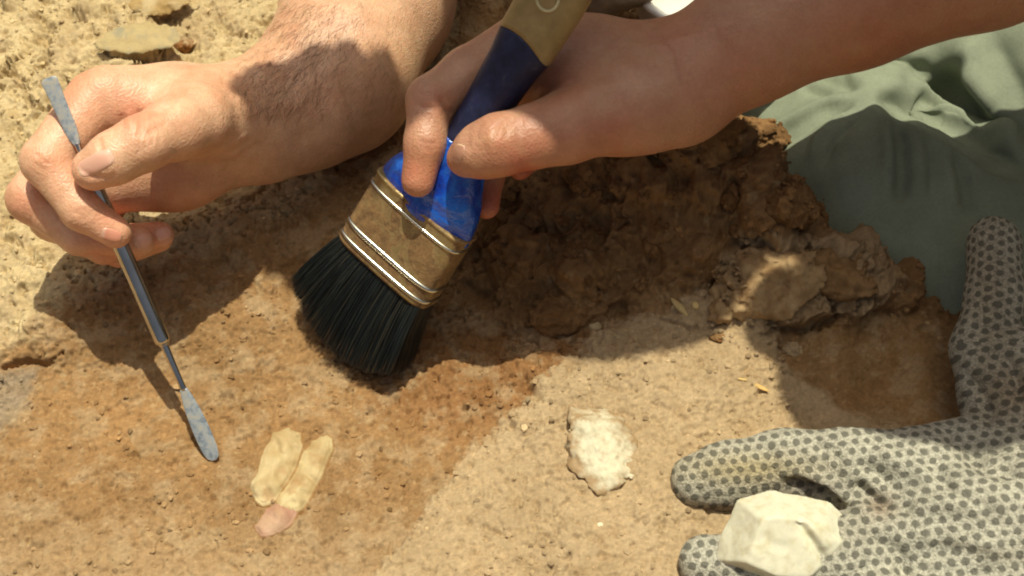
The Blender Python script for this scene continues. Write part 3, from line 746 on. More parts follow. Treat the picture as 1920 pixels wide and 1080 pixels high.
dn2 = noise(nt, 1200, 2, .6); ad = N(nt, 'ShaderNodeMath', _operation='MULTIPLY_ADD'); nt.links.new(dn2.outputs[0], ad.inputs[0]); ad.inputs[1].default_value = .14; wm = N(nt, 'ShaderNodeMath', _operation='MULTIPLY_ADD'); nt.links.new(wn_.outputs[0], wm.inputs[0]); wm.inputs[1].default_value = .28; nt.links.new(mn.outputs[0], wm.inputs[2]); nt.links.new(wm.outputs[0], ad.inputs[2])
dots = ramp(nt, ad.outputs[0], [(.45, 1.0), (.56, 0.0)])
kn = noise(nt, 900, 3, .7); kr = ramp(nt, kn.outputs[0], [(.34, .42), (.66, 1.2)])
base = mix(nt, 'MULTIPLY', .8, attr(nt), kr.outputs[0])
dcol = mix(nt, 'MIX', .28, srgb(60, 60, 54), attr(nt))
c = mix(nt, 'MIX', dots.outputs[0], base, dcol); nt.links.new(c, p.inputs['Base Color'])
b = bump(nt, p, kn.outputs[0], 1.0, .0011); bump(nt, p, dots.outputs[0], .5, .0006, b)
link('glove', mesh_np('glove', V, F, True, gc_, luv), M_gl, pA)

def frame_(n, yaw):
    n = np.array(n, float); n /= np.linalg.norm(n); a = np.array([math.cos(yaw), math.sin(yaw), 0]); a -= n * (a @ n); a /= np.linalg.norm(a); return np.array([a, np.cross(n, a), n])
# ---- the rest of both people, beyond the picture: shirts, heads, plus invented caps shaped to shade the dig
def cn(a, b, ra, rb, k=2.0): return (Cone(np.array(a, float), np.array(b, float), ra, rb), k)
def cloth_mat(name, col):
    m, nt, p = new_mat(name, rough=.85, spec=.15); n = noise(nt, 40, 4, .6); r_ = ramp(nt, n.outputs[0], [(.3, .82), (.7, 1.12)])
    nt.links.new(mix(nt, 'MULTIPLY', .8, col, r_.outputs[0]), p.inputs['Base Color']); bump(nt, p, n.outputs[0], .4, .003); return m
def coarse(name, prims, mat, parent, h=.6, amp=.5, **kw):
    V, F = build(prims, h, 2); V = V + normals(V, F) * (amp * fbm(V, .09, 3, off=95))[:, None]
    return link(name, mesh_np(name, V, F, True, kw.get('col')), mat, parent)
# the one with the spatula leans over the dig in a cap (its crown and peak shade the brush hand); the other's head shades the knee and the glove
E_B = D(745, -330, 70); SH_B = np.array([-3, 38, 38.0]); SH_B2 = np.array([30, 38, 38.0])
coarse('shirt', [cn(E_B + (SH_B - E_B) * .25, SH_B, 5.2, 7.0), cn(SH_B, (5, 34, 40), 7.2, 8.5), cn((5, 34, 40), SH_B2, 8.5, 7.2), cn((8, 36, 38), (16, 62, 12), 11.5, 15, 4), cn(SH_B2, (36, 32, 18), 6.5, 5.2)], cloth_mat('grey_shirt', srgb(120, 118, 112)), pB)
coarse('head', [cn((3.2, 30, 44), (3.4, 15, 47), 4.8, 4.4, 2), (Ell((6.9, 8.1, 50), np.eye(3), (6.5, 6.1, 8.8)), 2), cn((2.0, 6.2, 46.5), (1.4, 5.6, 45.4), 1.1, 1.3, .8)], M_skin, pB, .5, .1, col=None)
coarse('shade_cap', [(Ell((7.0, 8.2, 53.0), np.eye(3), (6.8, 6.3, 7.2)), 1), (Ell((-1.7, 8.0, 51.0), frame_((-.25, .1, 1), math.radians(182)), (7.6, 3.7, .35)), .6)], cloth_mat('shade_cap_cloth', srgb(96, 92, 78)), pB, .35, .08)  # added out of view, peak shaped for the shadow arc on the forearm
coarse('upper_arm', [cn(E_B, E_B + (SH_B - E_B) * .4, 4.1, 4.6)], M_skin, pB, .4, .05)
SHL, SHR = np.array([35, -9, 38.0]), np.array([38, 17, 38.0])
coarse('shirt', [cn(SHL, (31, -12, 22), 6.4, 4.8, 2.5), cn(SHL, (40, 4, 40), 6.5, 8, 2.5), cn(SHR, (40, 4, 40), 6.6, 8.5, 2.5), cn(SHR, (31.5, 11, 26), 6.2, 5.0, 2), cn((42, 4, 36), (58, 5, 12), 11, 14.5, 4)], cloth_mat('khaki_shirt', srgb(120, 124, 98)), pA, .6, .4)
coarse('head', [cn((36, 3, 42), (26, 2, 47), 5.6, 5.8, 2), (Ell((20.0, 1.4, 50), np.eye(3), (6.9, 6.0, 9.0)), 2), cn((13.6, 2.0, 47.0), (12.6, 2.2, 45.8), 1.1, 1.3, .8)], M_skin, pA, .5, .1)
coarse('shade_cap', [(Ell((20.2, 1.4, 52.5), np.eye(3), (7.1, 6.1, 7.6)), 1), (Ell((12.6, 6.1, 51.0), frame_((-.2, .05, 1), math.radians(172)), (6.0, 1.9, .35)), .6)], cloth_mat('shade_cap_cloth', srgb(88, 96, 84)), pA, .35, .08)  # added out of view, its peak placed to shade the brush arm
#@@CASTERS@@

# ------------------------------------------------------------------ paintbrush
F0 = D(728, 500, 55.6); E0 = D(1030, 10, 49.8)
bw = E0 - F0; BL = np.linalg.norm(bw); bw /= BL
bu = D(801, 574, 55.2) - D(657, 428, 56.0); bu -= bw * (bu @ bw); bu /= np.linalg.norm(bu); bvn = np.cross(bw, bu)
if bvn @ FW > 0: bvn = -bvn
def bp(s, a, b): return F0 + bw * s + bu * a + bvn * b
def loft(st, n=48, sq=2.4, caps=True, jit=0.0, fn=bp):
    """st: (s, half width, half thickness, centre offset a)"""
    V = []; m = len(st); th = np.linspace(0, 2 * math.pi, n, endpoint=False)
    for row in st:
        s, hw, ht = row[:3]; oa = row[3] if len(row) > 3 else 0; q = row[4] if len(row) > 4 else sq
        for t in th:
            c_, s_ = math.cos(t), math.sin(t)
            V.append(fn(s, oa + hw * math.copysign(abs(c_) ** (2 / q), c_), ht * math.copysign(abs(s_) ** (2 / q), s_)))
    F = [[i * n + j, i * n + (j + 1) % n, (i + 1) * n + (j + 1) % n, (i + 1) * n + j] for i in range(m - 1) for j in range(n)]
    V = np.array(V); Fl = [np.array(F)]
    if caps: V = np.concatenate([V, [V[:n].mean(0), V[-n:].mean(0)]]); Fl.append(np.array([[(j + 1) % n, j, m * n] for j in range(n)] + [[(m - 1) * n + j, (m - 1) * n + (j + 1) % n, m * n + 1] for j in range(n)]))
    return V, Fl
def dense(st, k=6):
    st = [tuple(r) + (0,) * (4 - len(r)) for r in st]; out = []
    A = np.array(st); s = A[:, 0]; q = np.linspace(0, len(st) - 1, (len(st) - 1) * k + 1)
    from_i = lambda c: np.interp(q, np.arange(len(st)), A[:, c])
    cols = [from_i(c) for c in range(4)]
    for c in (1, 2, 3):
        for _ in range(3): cols[c][1:-1] = .25 * cols[c][:-2] + .5 * cols[c][1:-1] + .25 * cols[c][2:]
    return list(zip(*cols))
brush = empty('paint_brush', bp(0, 0, 0), label='flat paint brush with black bristles, muddy metal ferrule and dark blue handle', category='paint brush')
def obj_mat(name, stops, sc, rough, spec=.5, bumpd=.0004, metal=0.0, rough2=None):
    m, nt, p = new_mat(name, rough=rough, spec=spec, metal=metal); n = noise(nt, sc, 5, .65, .3); r_ = ramp(nt, n.outputs[0], stops)
    nt.links.new(r_.outputs[0], p.inputs['Base Color']); bump(nt, p, n.outputs[0], .5, bumpd); return m
M_navy = obj_mat('navy_handle', [(.3, srgb(20, 24, 46)), (.55, srgb(32, 38, 70)), (.75, srgb(66, 62, 76))], 190, .5, .4)
M_blue = obj_mat('blue_gloss', [(.25, srgb(8, 24, 80)), (.45, srgb(12, 60, 170)), (.7, srgb(40, 120, 220))], 75, .16, .8, .004)  # brighter blue on the bump crests paints a highlight into the colour
M_tan = obj_mat('tan_grip', [(.3, srgb(136, 116, 74)), (.7, srgb(164, 142, 96))], 120, .5, .4)
tE = .885 * BL
prof = dense([(2.9,2.1,.78),(3.7,2.0,.78),(4.6,1.5,.8),(5.5,1.0,.82),(6.6,.78,.82),(8,.86,.8),(10,1.0,.75),(tE,1.14,.7),(tE + 1.5,1.2,.66),(BL + 1.5,1.16,.6),(BL + 3,.95,.5),(BL + 3.8,.5,.35)], 8)
h1 = [r for r in prof if r[0] < tE]; h2 = [r for r in prof if r[0] >= tE]
# the tan grip end meets the blue in a curve: split along a bowed line
V, Fl = loft([(r[0] ,) + r[1:] for r in h1] + [(tE, 1.14, .7, 0)])
Vh1 = V.copy(); bow = lambda V_: V_ + bw * (sstep(tE - 2.0, tE, (V_ - F0) @ bw) * (-.30 * ((V_ - F0) @ bu) ** 2 + .12 - 0.05 * ((V_ - F0) @ bu)))[:, None]
link('handle', mesh_np('handle', bow(V), Fl), M_navy, brush)
V, Fl = loft([(tE, 1.16, .72, 0)] + [(r[0], r[1] * 1.02, r[2] * 1.03, r[3]) for r in h2])
sw = 1 - sstep(tE, tE + 2.0, (V - F0) @ bw); V = V + bw * (sw * (-.30 * ((V - F0) @ bu) ** 2 + .12 - .05 * ((V - F0) @ bu)))[:, None]
tanp = link('grip_end', mesh_np('grip_end', V, Fl), M_tan, brush)
def torus(c, ax1, ax2, R, r, n=40, m=10, sy=1.0):
    nn = np.cross(ax1, ax2); V = []; F = []
    for i in range(n):
        t = 2 * math.pi * i / n; d_ = ax1 * math.cos(t) + ax2 * math.sin(t) * sy
        for j in range(m):
            f = 2 * math.pi * j / m; V.append(c + d_ * (R + r * math.cos(f)) + nn * r * math.sin(f))
            F.append([i * m + j, ((i + 1) % n) * m + j, ((i + 1) % n) * m + (j + 1) % m, i * m + (j + 1) % m])
    return np.array(V), np.array(F)
M_ivory = obj_mat('ivory_ring', [(.3, srgb(176, 168, 128)), (.7, srgb(206, 198, 160))], 120, .4)
sH = BL * 1.03
V, F = torus(bp(sH, .06, .66), bu, bw, .42, .06); link('hanging_ring', mesh_np('hanging_ring', V, F), M_ivory, tanp)
V, Fl = loft([(0, .36, .36)] * 2 + [(0.001, .36, .36)], 28, 2, fn=lambda s, a, b: bp(sH + b, .06 + a, .645 + s)); link('hanging_hole', mesh_np('hanging_hole', V, Fl), obj_mat('hole_inside', [(.3, srgb(70, 84, 44)), (.7, srgb(96, 104, 60))], 100, .7), tanp)
nk = dense([(2.95,2.22,.84),(3.5,2.26,.92),(4.1,2.05,.98),(4.9,1.6,.98),(5.7,1.15,.95),(6.3,.9,.88)], 8)
V, Fl = loft(nk, 64); nn_ = V - F0; V = V + (nn_ - bw * (nn_ @ bw)[:, None]) / (np.linalg.norm(nn_ - bw * (nn_ @ bw)[:, None], axis=1) + 1e-6)[:, None] * (.16 * fbm(V, 1.0, 3, off=101))[:, None]
link('painted_neck', mesh_np('painted_neck', V, Fl), M_blue, brush)
# ferrule
M_fer, nt, p = new_mat('muddy_metal', rough=.38, metal=1.0)
n1 = noise(nt, 70, 6, .65, 1.2); mud = ramp(nt, n1.outputs[0], [(.33, 0.0), (.50, 1.0)])
n2 = noise(nt, 380, 4, .6); n3 = noise(nt, 150, 5, .75, 1.0); mc0 = ramp(nt, n2.outputs[0], [(.3, srgb(112, 84, 52)), (.7, srgb(142, 112, 72))]); mc1 = ramp(nt, n3.outputs[0], [(.35, (.5, .46, .42)), (.5, (.95, .95, .95)), (.7, (1.3, 1.25, 1.15))])
c = mix(nt, 'MIX', mud.outputs[0], srgb(176, 156, 108), mix(nt, 'MULTIPLY', .9, mc0.outputs[0], mc1.outputs[0])); nt.links.new(c, p.inputs['Base Color'])
inv = ramp(nt, mud.outputs[0], [(0, .9), (1, 0.0)]); nt.links.new(inv.outputs[0], p.inputs['Metallic'])
rr = ramp(nt, mud.outputs[0], [(0, .34), (1, .9)]); nt.links.new(rr.outputs[0], p.inputs['Roughness'])
b = bump(nt, p, n1.outputs[0], .6, .0012); bump(nt, p, n2.outputs[0], .5, .0006, b)
FW_, FT_ = 2.28, .86; FH = 3.25
fs = [(-.12,2.2,.8),(-.1,2.3,.88),(0,2.32,.9)] + [(s, 2.3 - .06 * s / FH, .88 - .0 * s) for s in np.linspace(.1, FH - .1, 30)] + [(FH - .05,2.3,.92),(FH + .03,2.28,.9),(FH + .06,2.2,.84)]
V, Fl = loft([(r[0], r[1], r[2], 0, 4.2) for r in fs], 96); fer = link('ferrule', mesh_np('ferrule', V, Fl), M_fer, brush)
M_band, _, _ = new_mat('bright_metal', rough=.25, metal=1.0, color=srgb(206, 204, 190))
for s, w_ in ((.22, .075), (.82, .085), (2.75, .06)):
    rows = [(s + w_ * math.cos(t) * 1.2, 2.3 - .02 * s + w_ * math.sin(t), .885 + w_ * math.sin(t), 0, 4.2) for t in np.linspace(math.pi, 0, 9)]
    V, Fl = loft(rows, 96, caps=False); link('band', mesh_np('band', V, Fl), M_band, fer)
# bristles
nb = 11000
a0 = rng.uniform(-1, 1, nb); b0 = rng.uniform(-1, 1, nb) * np.sqrt(1 - .25 * a0 ** 2)
roots = F0 + bu * (a0 * 2.15)[:, None] + bvn * (b0 * .74)[:, None] + bw * .1
down = -bw
clump = fbm(np.stack([a0 * 2.2, b0 * 2, a0 * 0], 1), 1.6, 2, off=110)
dirs = down + bu * (np.where(a0 < 0, a0 * .36, a0 * .10) + clump * .03 + rng.normal(size=nb) * .016)[:, None] + bvn * (b0 * .15 + rng.normal(size=nb) * .018)[:, None]
ln = np.linalg.norm(dirs, axis=1); dirs /= ln[:, None]
lens = (4.2 - .9 * np.abs(a0) ** 2.2 - .35 * np.abs(b0) ** 2) * (1 - .10 * rng.random(nb) ** 3) + .08 * clump
bendv = (bu * .06 + np.array([0, -.03, -.03]))
V, F = strands(roots, dirs, lens, rng.uniform(.016, .026, nb), bendv, 5)
col = np.repeat(np.where(rng.random(nb)[:, None] < .12, srgb(66, 62, 50)[None], srgb(30, 36, 36)[None] * rng.uniform(.6, 1.5, nb)[:, None]), 18, 0)
tipm = np.tile(np.repeat(np.linspace(0, 1, 6), 3), nb); dust = (tipm > .85) & (np.repeat(rng.random(nb), 18) < .18); col[dust] = srgb(100, 74, 48)
M_br, nt, p = new_mat('black_bristle', rough=.42, spec=.5); nt.links.new(attr(nt), p.inputs['Base Color'])
link('bristles', mesh_np('bristles', V, F, True, col), M_br, brush, kind='stuff')

# ------------------------------------------------------------------ steel spatula
tip = on_ground(403, 866); tip = tip + np.array([0, 0, .12]); top = D(92, 150, 51.4)
tw = top - tip; TL = np.linalg.norm(tw); tw /= TL
tv = -(FW - tw * (FW @ tw)); tv /= np.linalg.norm(tv); tu = np.cross(tw, tv)
def tp(s, a, b): return tip + tw * s + tu * a + tv * b
tool = empty('steel_spatula', tip, label='thin double-ended steel spatula pinched by the bare hand at the left, tip on the soil', category='tool')
M_steel = obj_mat('polished_steel', [(.3, srgb(176, 170, 160)), (.7, srgb(206, 200, 190))], 90, .18, .5, .00005, 1.0)
M_blade, nt, p = new_mat('dusty_steel', rough=.5, metal=.2)
n1 = noise(nt, 330, 5, .7); r_ = ramp(nt, n1.outputs[0], [(.32, srgb(104, 116, 130)), (.5, srgb(158, 166, 172)), (.68, srgb(186, 178, 160))]); nt.links.new(r_.outputs[0], p.inputs['Base Color']); bump(nt, p, n1.outputs[0], .4, .0004)
sy = lambda y: TL * (866 - y) / 716
def tl(name, st, mat, sq=2.0, k=5):
    V, Fl = loft(dense(st, k), 28, sq, fn=tp); return link(name, mesh_np(name, V, Fl), mat, tool)
tl('blade', [(0,.10,.03),(.12,.24,.045),(.5,.32,.05),(1.3,.34,.05),(2.1,.30,.055),(2.7,.22,.06),(3.05,.14,.07)], M_blade, 3)
tl('neck', [(3.0,.13,.08),(3.4,.12,.1),(4.4,.14,.13),(5.2,.17,.16),(sy(640),.19,.18),(sy(632),.22,.21)], M_steel)
tl('handle', [(sy(636),.2,.2),(sy(633),.285,.285),(sy(625),.3,.3),(sy(400),.3,.3),(sy(320),.28,.28),(sy(316),.2,.2)], M_steel, 2, 3)
tl('neck', [(sy(318),.19,.19),(sy(300),.14,.13),(sy(275),.10,.09),(sy(262),.13,.07)], M_steel)
tl('blade', [(sy(266),.12,.07),(sy(254),.20,.06),(sy(235),.25,.055),(sy(190),.27,.05),(sy(160),.30,.045),(sy(150),.33,.04),(sy(146),.2,.03)], M_blade, 3)

# ------------------------------------------------------------------ stones, bone, clods
def rock(name, mat, c, r, seed, R=None, h=None, cuts=7, cut=.78, rough=.06, fine=.03, k=.08, colf=None, parent=None, extra=None, post=None, **props):
    """faceted irregular lump: an ellipsoid cut by random planes, roughened.  c centre, r radii along rows of R"""
    r = np.array(r, float); R = np.eye(3) if R is None else np.array(R); m = r.max(); h = h or m / 24
    g = np.random.default_rng(seed)
    ax = [np.arange(-ri * 1.25 - 2 * h, ri * 1.25 + 2 * h, h) for ri in r]
    X_, Y_, Z_ = np.meshgrid(*ax, indexing='ij'); P = np.stack([X_.ravel() / r[0], Y_.ravel() / r[1], Z_.ravel() / r[2]], 1)
    f = np.linalg.norm(P, axis=1) - 1
    for _ in range(cuts):
        n = g.normal(size=3); n /= np.linalg.norm(n); d_ = P @ n - g.uniform(cut, cut + .18); f = -smin(-f, -d_, k)
    if extra is not None:
        for n, o in extra: n = np.array(n, float); n /= np.linalg.norm(n); f = -smin(-f, -(P @ n - o), k * .6)
    W = np.stack([X_.ravel(), Y_.ravel(), Z_.ravel()], 1)
    f = f + rough * 2 * fbm(W, 1.1 / m * 1.6, 3, .55, off=seed) + fine * 2 * fbm(W, 5.5 / m, 3, .6, off=seed + 7)
    f *= r.min()
    V, F = surface(f.reshape(X_.shape).astype(np.float32), np.array([a[0] for a in ax]), h)
    V = V @ R + c
    if post: V = post(V, F)
    col = colf(V) if colf else None
    return link(name, mesh_np(name, V, F, True, col), mat, parent, **props)
def frame(n, yaw):
    n = np.array(n, float); n /= np.linalg.norm(n); a = np.array([math.cos(yaw), math.sin(yaw), 0]); a -= n * (a @ n); a /= np.linalg.norm(a); return np.array([a, np.cross(n, a), n])
def mottled(c1, c2, sc, lo=-.15, hi=.3):
    return lambda V: c1[None] * (1 - sstep(lo, hi, fbm(V, sc, 4, .6, off=130))[:, None]) + c2[None] * sstep(lo, hi, fbm(V, sc, 4, .6, off=130))[:, None]
M_rock = soil_material('rock', .35, .0004)
M_white, nt, p = new_mat('white_stone', rough=.62, spec=.3, sss=.1, sss_scale=.002); n1 = noise(nt, 420, 4, .6); rr_ = ramp(nt, n1.outputs[0], [(.3, .9), (.7, 1.06)])
nt.links.new(mix(nt, 'MULTIPLY', .7, attr(nt), rr_.outputs[0]), p.inputs['Base Color']); bump(nt, p, n1.outputs[0], .35, .0004)
# stone held between the gloved fingers
gb = bvh_of(GVV, GFF)
c0 = U(1484, 1022, 2.9); SR = (3.7, 2.9); ply = [(-116,30),(-98,-18),(-77,-64),(-28,-76),(68,-55),(121,2),(64,48),(40,78),(-49,66)]; ex = []
def notch(V, F):
    q = Sculpt(V, F)
    q.stroke([(1500,982),(1512,1000),(1530,1024),(1548,1052)], 8, -.22, taper=False); q.stroke([(1516,984),(1532,1006),(1552,1034)], 12, .10); q.stroke([(1420,1000),(1450,1020),(1490,1030)], 12, -.05); q.stroke([(1400,1020),(1430,1052)], 9, .04)
    for k in range(6): q.stroke([(1520 + 9 * k, 976 + 3 * k), (1538 + 7 * k, 1000 + 4 * k)], 3.2, -.02)
    return q.V
for k in range(9):
    (x1, y1), (x2, y2) = ply[k], ply[(k + 1) % 9]; x1, x2 = x1 / 55 / SR[0], x2 / 55 / SR[0]; y1, y2 = -y1 / 54 / SR[1], -y2 / 54 / SR[1]
    nn2 = np.array([-(y2 - y1), x2 - x1]); nn2 /= np.linalg.norm(nn2)
    if nn2 @ np.array([x1, y1]) < 0: nn2 = -nn2
    ex.append(((nn2[0], nn2[1], .18), (nn2 @ np.array([x1, y1])) / math.hypot(1, .18)))
rock('white_stone', M_white, c0, (3.7, 2.9, 1.1), 5, frame((0, -.62, .79), 0), h=.055, cuts=0, rough=.016, fine=.005, k=.045, post=notch,
     extra=ex + [((-.14, .12, 1), .60), ((.6, -.1, 1), .64), ((-2.4, .6, 1), .56), ((.3, -2.4, 1), .56)], colf=mottled(srgb(212, 208, 184), srgb(200, 192, 160), 2.2, -.1, .6),
     label='smooth cream white stone held between the fingers of the dotted glove', category='stone')
# chalky stone on the sand
def chalk(V):
    px, py, d = proj(V); t = np.clip(polymask(px, py, [(1085,790),(1130,770),(1180,830),(1190,890),(1150,925),(1100,880),(1080,850)], 22) + .9 * fbm(V, 2.6, 4, .65, off=140), 0, 1)[:, None]
    return srgb(160, 134, 98) * (1 - t) + srgb(206, 198, 170) * t  # brown lower-left rim paints the stone's shaded edge, noise scatters dirt
q = on_ground(1122, 850)
rock('chalky_stone', M_white, q + np.array([0, .1, .05]), (2.1, 1.5, .75), 29, frame((.15, -.1, 1), math.radians(-62)), h=.05, cuts=11, cut=.66, rough=.10, fine=.05, k=.04,
     colf=chalk, label='rough chalky white stone lying on the pale sand, dirt spots and a painted shaded left edge', category='stone')
# bone fragments half out of the soil
def relief(name, poly, hgt, colf, mat, parent=None, seed=0, soft=7, step=1.6, tilt=0, **props):
    P = np.array(poly, float); lo = P.min(0) - soft * 2; hi = P.max(0) + soft * 2
    xs = np.arange(lo[0], hi[0], step); ys = np.arange(lo[1], hi[1], step); X_, Y_ = np.meshgrid(xs, ys, indexing='ij')
    G = np.array([on_ground(a, b) for a, b in zip(X_.ravel(), Y_.ravel())]); nf = fbm(G, 2.5, 3, off=seed) ; nf2 = fbm(G, 6, 3, off=seed + 3)
    G = relax(G, np.array([[i * len(ys) + j, (i + 1) * len(ys) + j, (i + 1) * len(ys) + j + 1, i * len(ys) + j + 1] for i in range(len(xs) - 1) for j in range(len(ys) - 1)]), 12, .5)
    m = polymask(X_.ravel() + nf * 2, Y_.ravel() + nf2 * 2, poly, soft, soft * 1.1); pd_, _ = polydist(X_.ravel(), Y_.ravel(), list(poly) + [poly[0]]); dm = np.sqrt(np.clip(np.where(inpoly(X_.ravel(), Y_.ravel(), poly), pd_, 0) / 24, 0, 1))
    V = G + np.array([0, -.25, 1]) * (hgt * (.45 * np.sqrt(m) + .7 * dm) + .01 * nf2 * m + .04 * nf * m - .02 - .13 * (1 - m))[:, None]
    idx_ = np.arange(len(V)).reshape(X_.shape); F = np.stack([idx_[:-1, :-1], idx_[:-1, 1:], idx_[1:, 1:], idx_[1:, :-1]], -1).reshape(-1, 4)
    F = F[m[F].max(1) > .01]; u, inv_ = np.unique(F, return_inverse=True); F = inv_.reshape(-1, 4); V = V[u]
    if np.cross(V[F[0, 1]] - V[F[0, 0]], V[F[0, 2]] - V[F[0, 0]])[2] < 0: F = F[:, ::-1]
    return link(name, mesh_np(name, V, F, True, colf(V, m[u])), mat, parent, **props)
def bonecol(c1, c2, s):
    def f(V, m):
        t = sstep(-.6, .5, fbm(V, 1.0, 2, off=s))[:, None]; e = np.clip(sstep(.45, 1.0, m) * .95 - .5 * sstep(.15, .5, fbm(V, 1.1, 3, .5, off=s + 40)), 0, 1)[:, None]
        return (c1 * (1 - t) + c2 * t) * e + srgb(156, 118, 74) * (1 - e)
    return f
be = empty('bone_fragment', on_ground(545, 890), label='ivory bone fragment half buried in brown soil, grooved lengthwise, pink at its lower end', category='bone')
def wobble(p, amp, sd):
    g = np.random.default_rng(sd); o = []
    for k in range(len(p)):
        (x1, y1), (x2, y2) = p[k], p[(k + 1) % len(p)]
        for t in (0, .33, .66): o.append((x1 + (x2 - x1) * t + g.normal() * amp, y1 + (y2 - y1) * t + g.normal() * amp))
    return o
relief('shaft', wobble([(516,816),(542,808),(560,816),(564,838),(552,874),(536,906),(512,938),(494,946),(480,934),(474,914),(486,890),(496,858)], 0.9, 4), .30, bonecol(srgb(172, 148, 104), srgb(198, 180, 138), 1), M_white, be, 1, 6)
relief('shaft', wobble([(574,852),(590,832),(608,822),(620,826),(620,844),(604,884),(586,920),(566,952),(546,960),(524,956),(522,938),(544,912),(560,884)], 0.9, 5), .30, bonecol(srgb(164, 138, 94), srgb(198, 180, 136), 2), M_white, be, 2, 6)
relief('broken_end', wobble([(500,964),(514,950),(534,944),(552,950),(554,964),(538,986),(514,1000),(492,1002),(482,990)], 0.9, 6), .24, bonecol(srgb(164, 122, 102), srgb(182, 150, 122), 3), M_white, be, 3, 6)
# slabs and clods on the bank
CD1, CD2 = srgb(112, 84, 54), srgb(138, 106, 70)
def clod(px, py, z, r, seed, n=(0, 0, 1), yaw=0, label='', cat='clod', name='soil_clod', cf=None, at=None, **kw):
    c = on_ground(px, py) + np.array([0, 0, z]) if at is None else at
    kw.setdefault('rough', .16); kw.setdefault('fine', .07)
    return rock(name, M_soil, c, r, seed, frame(n, yaw), h=max(r) / 34, cuts=8, cut=.68, colf=cf or mottled(CD1, CD2, .8), label=label, category=cat, **kw)
clod(1476, 388, -.2, (1.25, 1.1, 1.25), 31, at=U(1480, 386, 4.7),  label='rounded dark clod bulging from the bank in front of the green trousers')
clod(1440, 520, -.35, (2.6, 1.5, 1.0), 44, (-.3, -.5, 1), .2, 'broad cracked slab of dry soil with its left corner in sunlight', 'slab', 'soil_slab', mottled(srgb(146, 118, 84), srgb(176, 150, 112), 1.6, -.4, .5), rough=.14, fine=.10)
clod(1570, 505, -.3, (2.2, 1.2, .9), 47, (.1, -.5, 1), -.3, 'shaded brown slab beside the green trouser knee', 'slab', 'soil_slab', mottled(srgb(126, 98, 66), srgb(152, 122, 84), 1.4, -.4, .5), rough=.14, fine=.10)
clod(1335, 268, -.2, (1.7, 1.1, .9), 52, (-.2, -.6, 1), .5, 'flat-faced tan slab high on the dug bank under the forearm', 'slab', 'soil_slab', mottled(srgb(120, 90, 56), srgb(146, 112, 72), .6), rough=.06)
clod(1425, 250, -.2, (1.3, .9, .9), 57, label='dark crumbly clod on the crest of the bank')
clod(1048, 590, -.15, (1.4, .7, .75), 61, (0, -.2, 1), .1, 'low brown lump at the foot of the shaded bank')
clod(1487, 655, -.05, (.42, .34, .3), 66, label='small pale pebble of soil at the shadow edge right of the crack', cat='pebble', name='soil_pebble', cf=mottled(C_SAND, C_PALE, 1))
clod(1165, 628, 0, (.34, .26, .2), 67, label='tiny pale pebble where the brown floor meets the pale crust', cat='pebble', name='soil_pebble', cf=mottled(C_SAND, C_PALE, 1))
clod(1350, 632, 0, (.4, .22, .16), 68, label='flat brown crumb right of the bone chips, under the cracked slab', cat='crumb', name='soil_crumb', cf=mottled(C_BROWN, C_OCHRE, 1))
clod(1115, 612, 0, (.3, .2, .18), 69, label='pale crumb at the top end of the dug edge', cat='crumb', name='soil_crumb', cf=mottled(C_SAND, C_PALE, 1))
def chip(px, py, r, yaw, c, seed, label, name='bone_chip', cat='bone chip', n=(0, -.2, 1)):
    rock(name, M_white, on_ground(px, py) + np.array([0, 0, r[2] * .6]), r, seed, frame(n, yaw), h=max(r) / 22, cuts=4, cut=.8, rough=.05, fine=.03, colf=mottled(c, c * 1.15, 2), label=label, category=cat)
chip(1274, 578, (.52, .15, .13), math.radians(-52), srgb(196, 172, 118), 71, 'long pale bone chip lying tilted at the edge of the bank shadow')
chip(1303, 574, (.2, .14, .12), math.radians(-60), srgb(196, 172, 118), 72, 'short pale bone chip right beside the long one')
chip(1420, 724, (.5, .10, .05), math.radians(-30), srgb(200, 164, 100), 73, 'thin yellow splinter on the pale sand left of the shadow')
chip(1392, 712, (.2, .06, .04), math.radians(-10), srgb(200, 170, 110), 74, 'tiny yellow splinter above the larger yellow one')
chip(1125, 985, (.12, .09, .07), 0, srgb(222, 212, 180), 75, 'tiny white fleck on the sand below the chalky stone')
# top left: grey slate flake, crust flake with a hollow beneath
GS = mottled(srgb(150, 142, 116), srgb(176, 158, 116), .8)
c_ = on_ground(262, 88) + np.array([0, 0, .38])
rock('slate_flake', M_rock, c_, (1.9, .85, .2), 81, frame((-.08, -.38, 1), math.radians(6)), h=.05, cuts=8, cut=.66, rough=.05, fine=.05, colf=GS, label='flat greenish grey stone flake lying above the bare hand', category='stone flake')
c_ = on_ground(315, 28) + np.array([0, 0, 1.0])
rock('crust_flake', M_soil, c_, (1.55, 1.0, .28), 87, frame((.1, -.25, 1), math.radians(10)), h=.05, cuts=9, cut=.62, rough=.10, fine=.07, colf=mottled(srgb(168, 142, 96), C_PALE, .8), label='pale jagged crust flake overhanging a dark hollow at the top left', category='soil flake')
c_ = on_ground(345, 88) + np.array([0, 0, .1])
rock('soil_clod', M_soil, c_, (.62, .42, .4), 89, frame((0, 0, 1), .4), h=.04, cuts=9, cut=.6, rough=.16, fine=.09, colf=mottled(C_BROWN, C_SAND, 1), label='brown crumbly clod between the crust flake and the grey stone flake', category='clod')
c_ = on_ground(330, 112) + np.array([0, 0, .1])
rock('pebble', M_rock, c_, (.26, .2, .16), 91, colf=mottled(C_SAND, C_PALE, 1), label='pale pebble at the right tip of the grey stone flake', category='pebble')
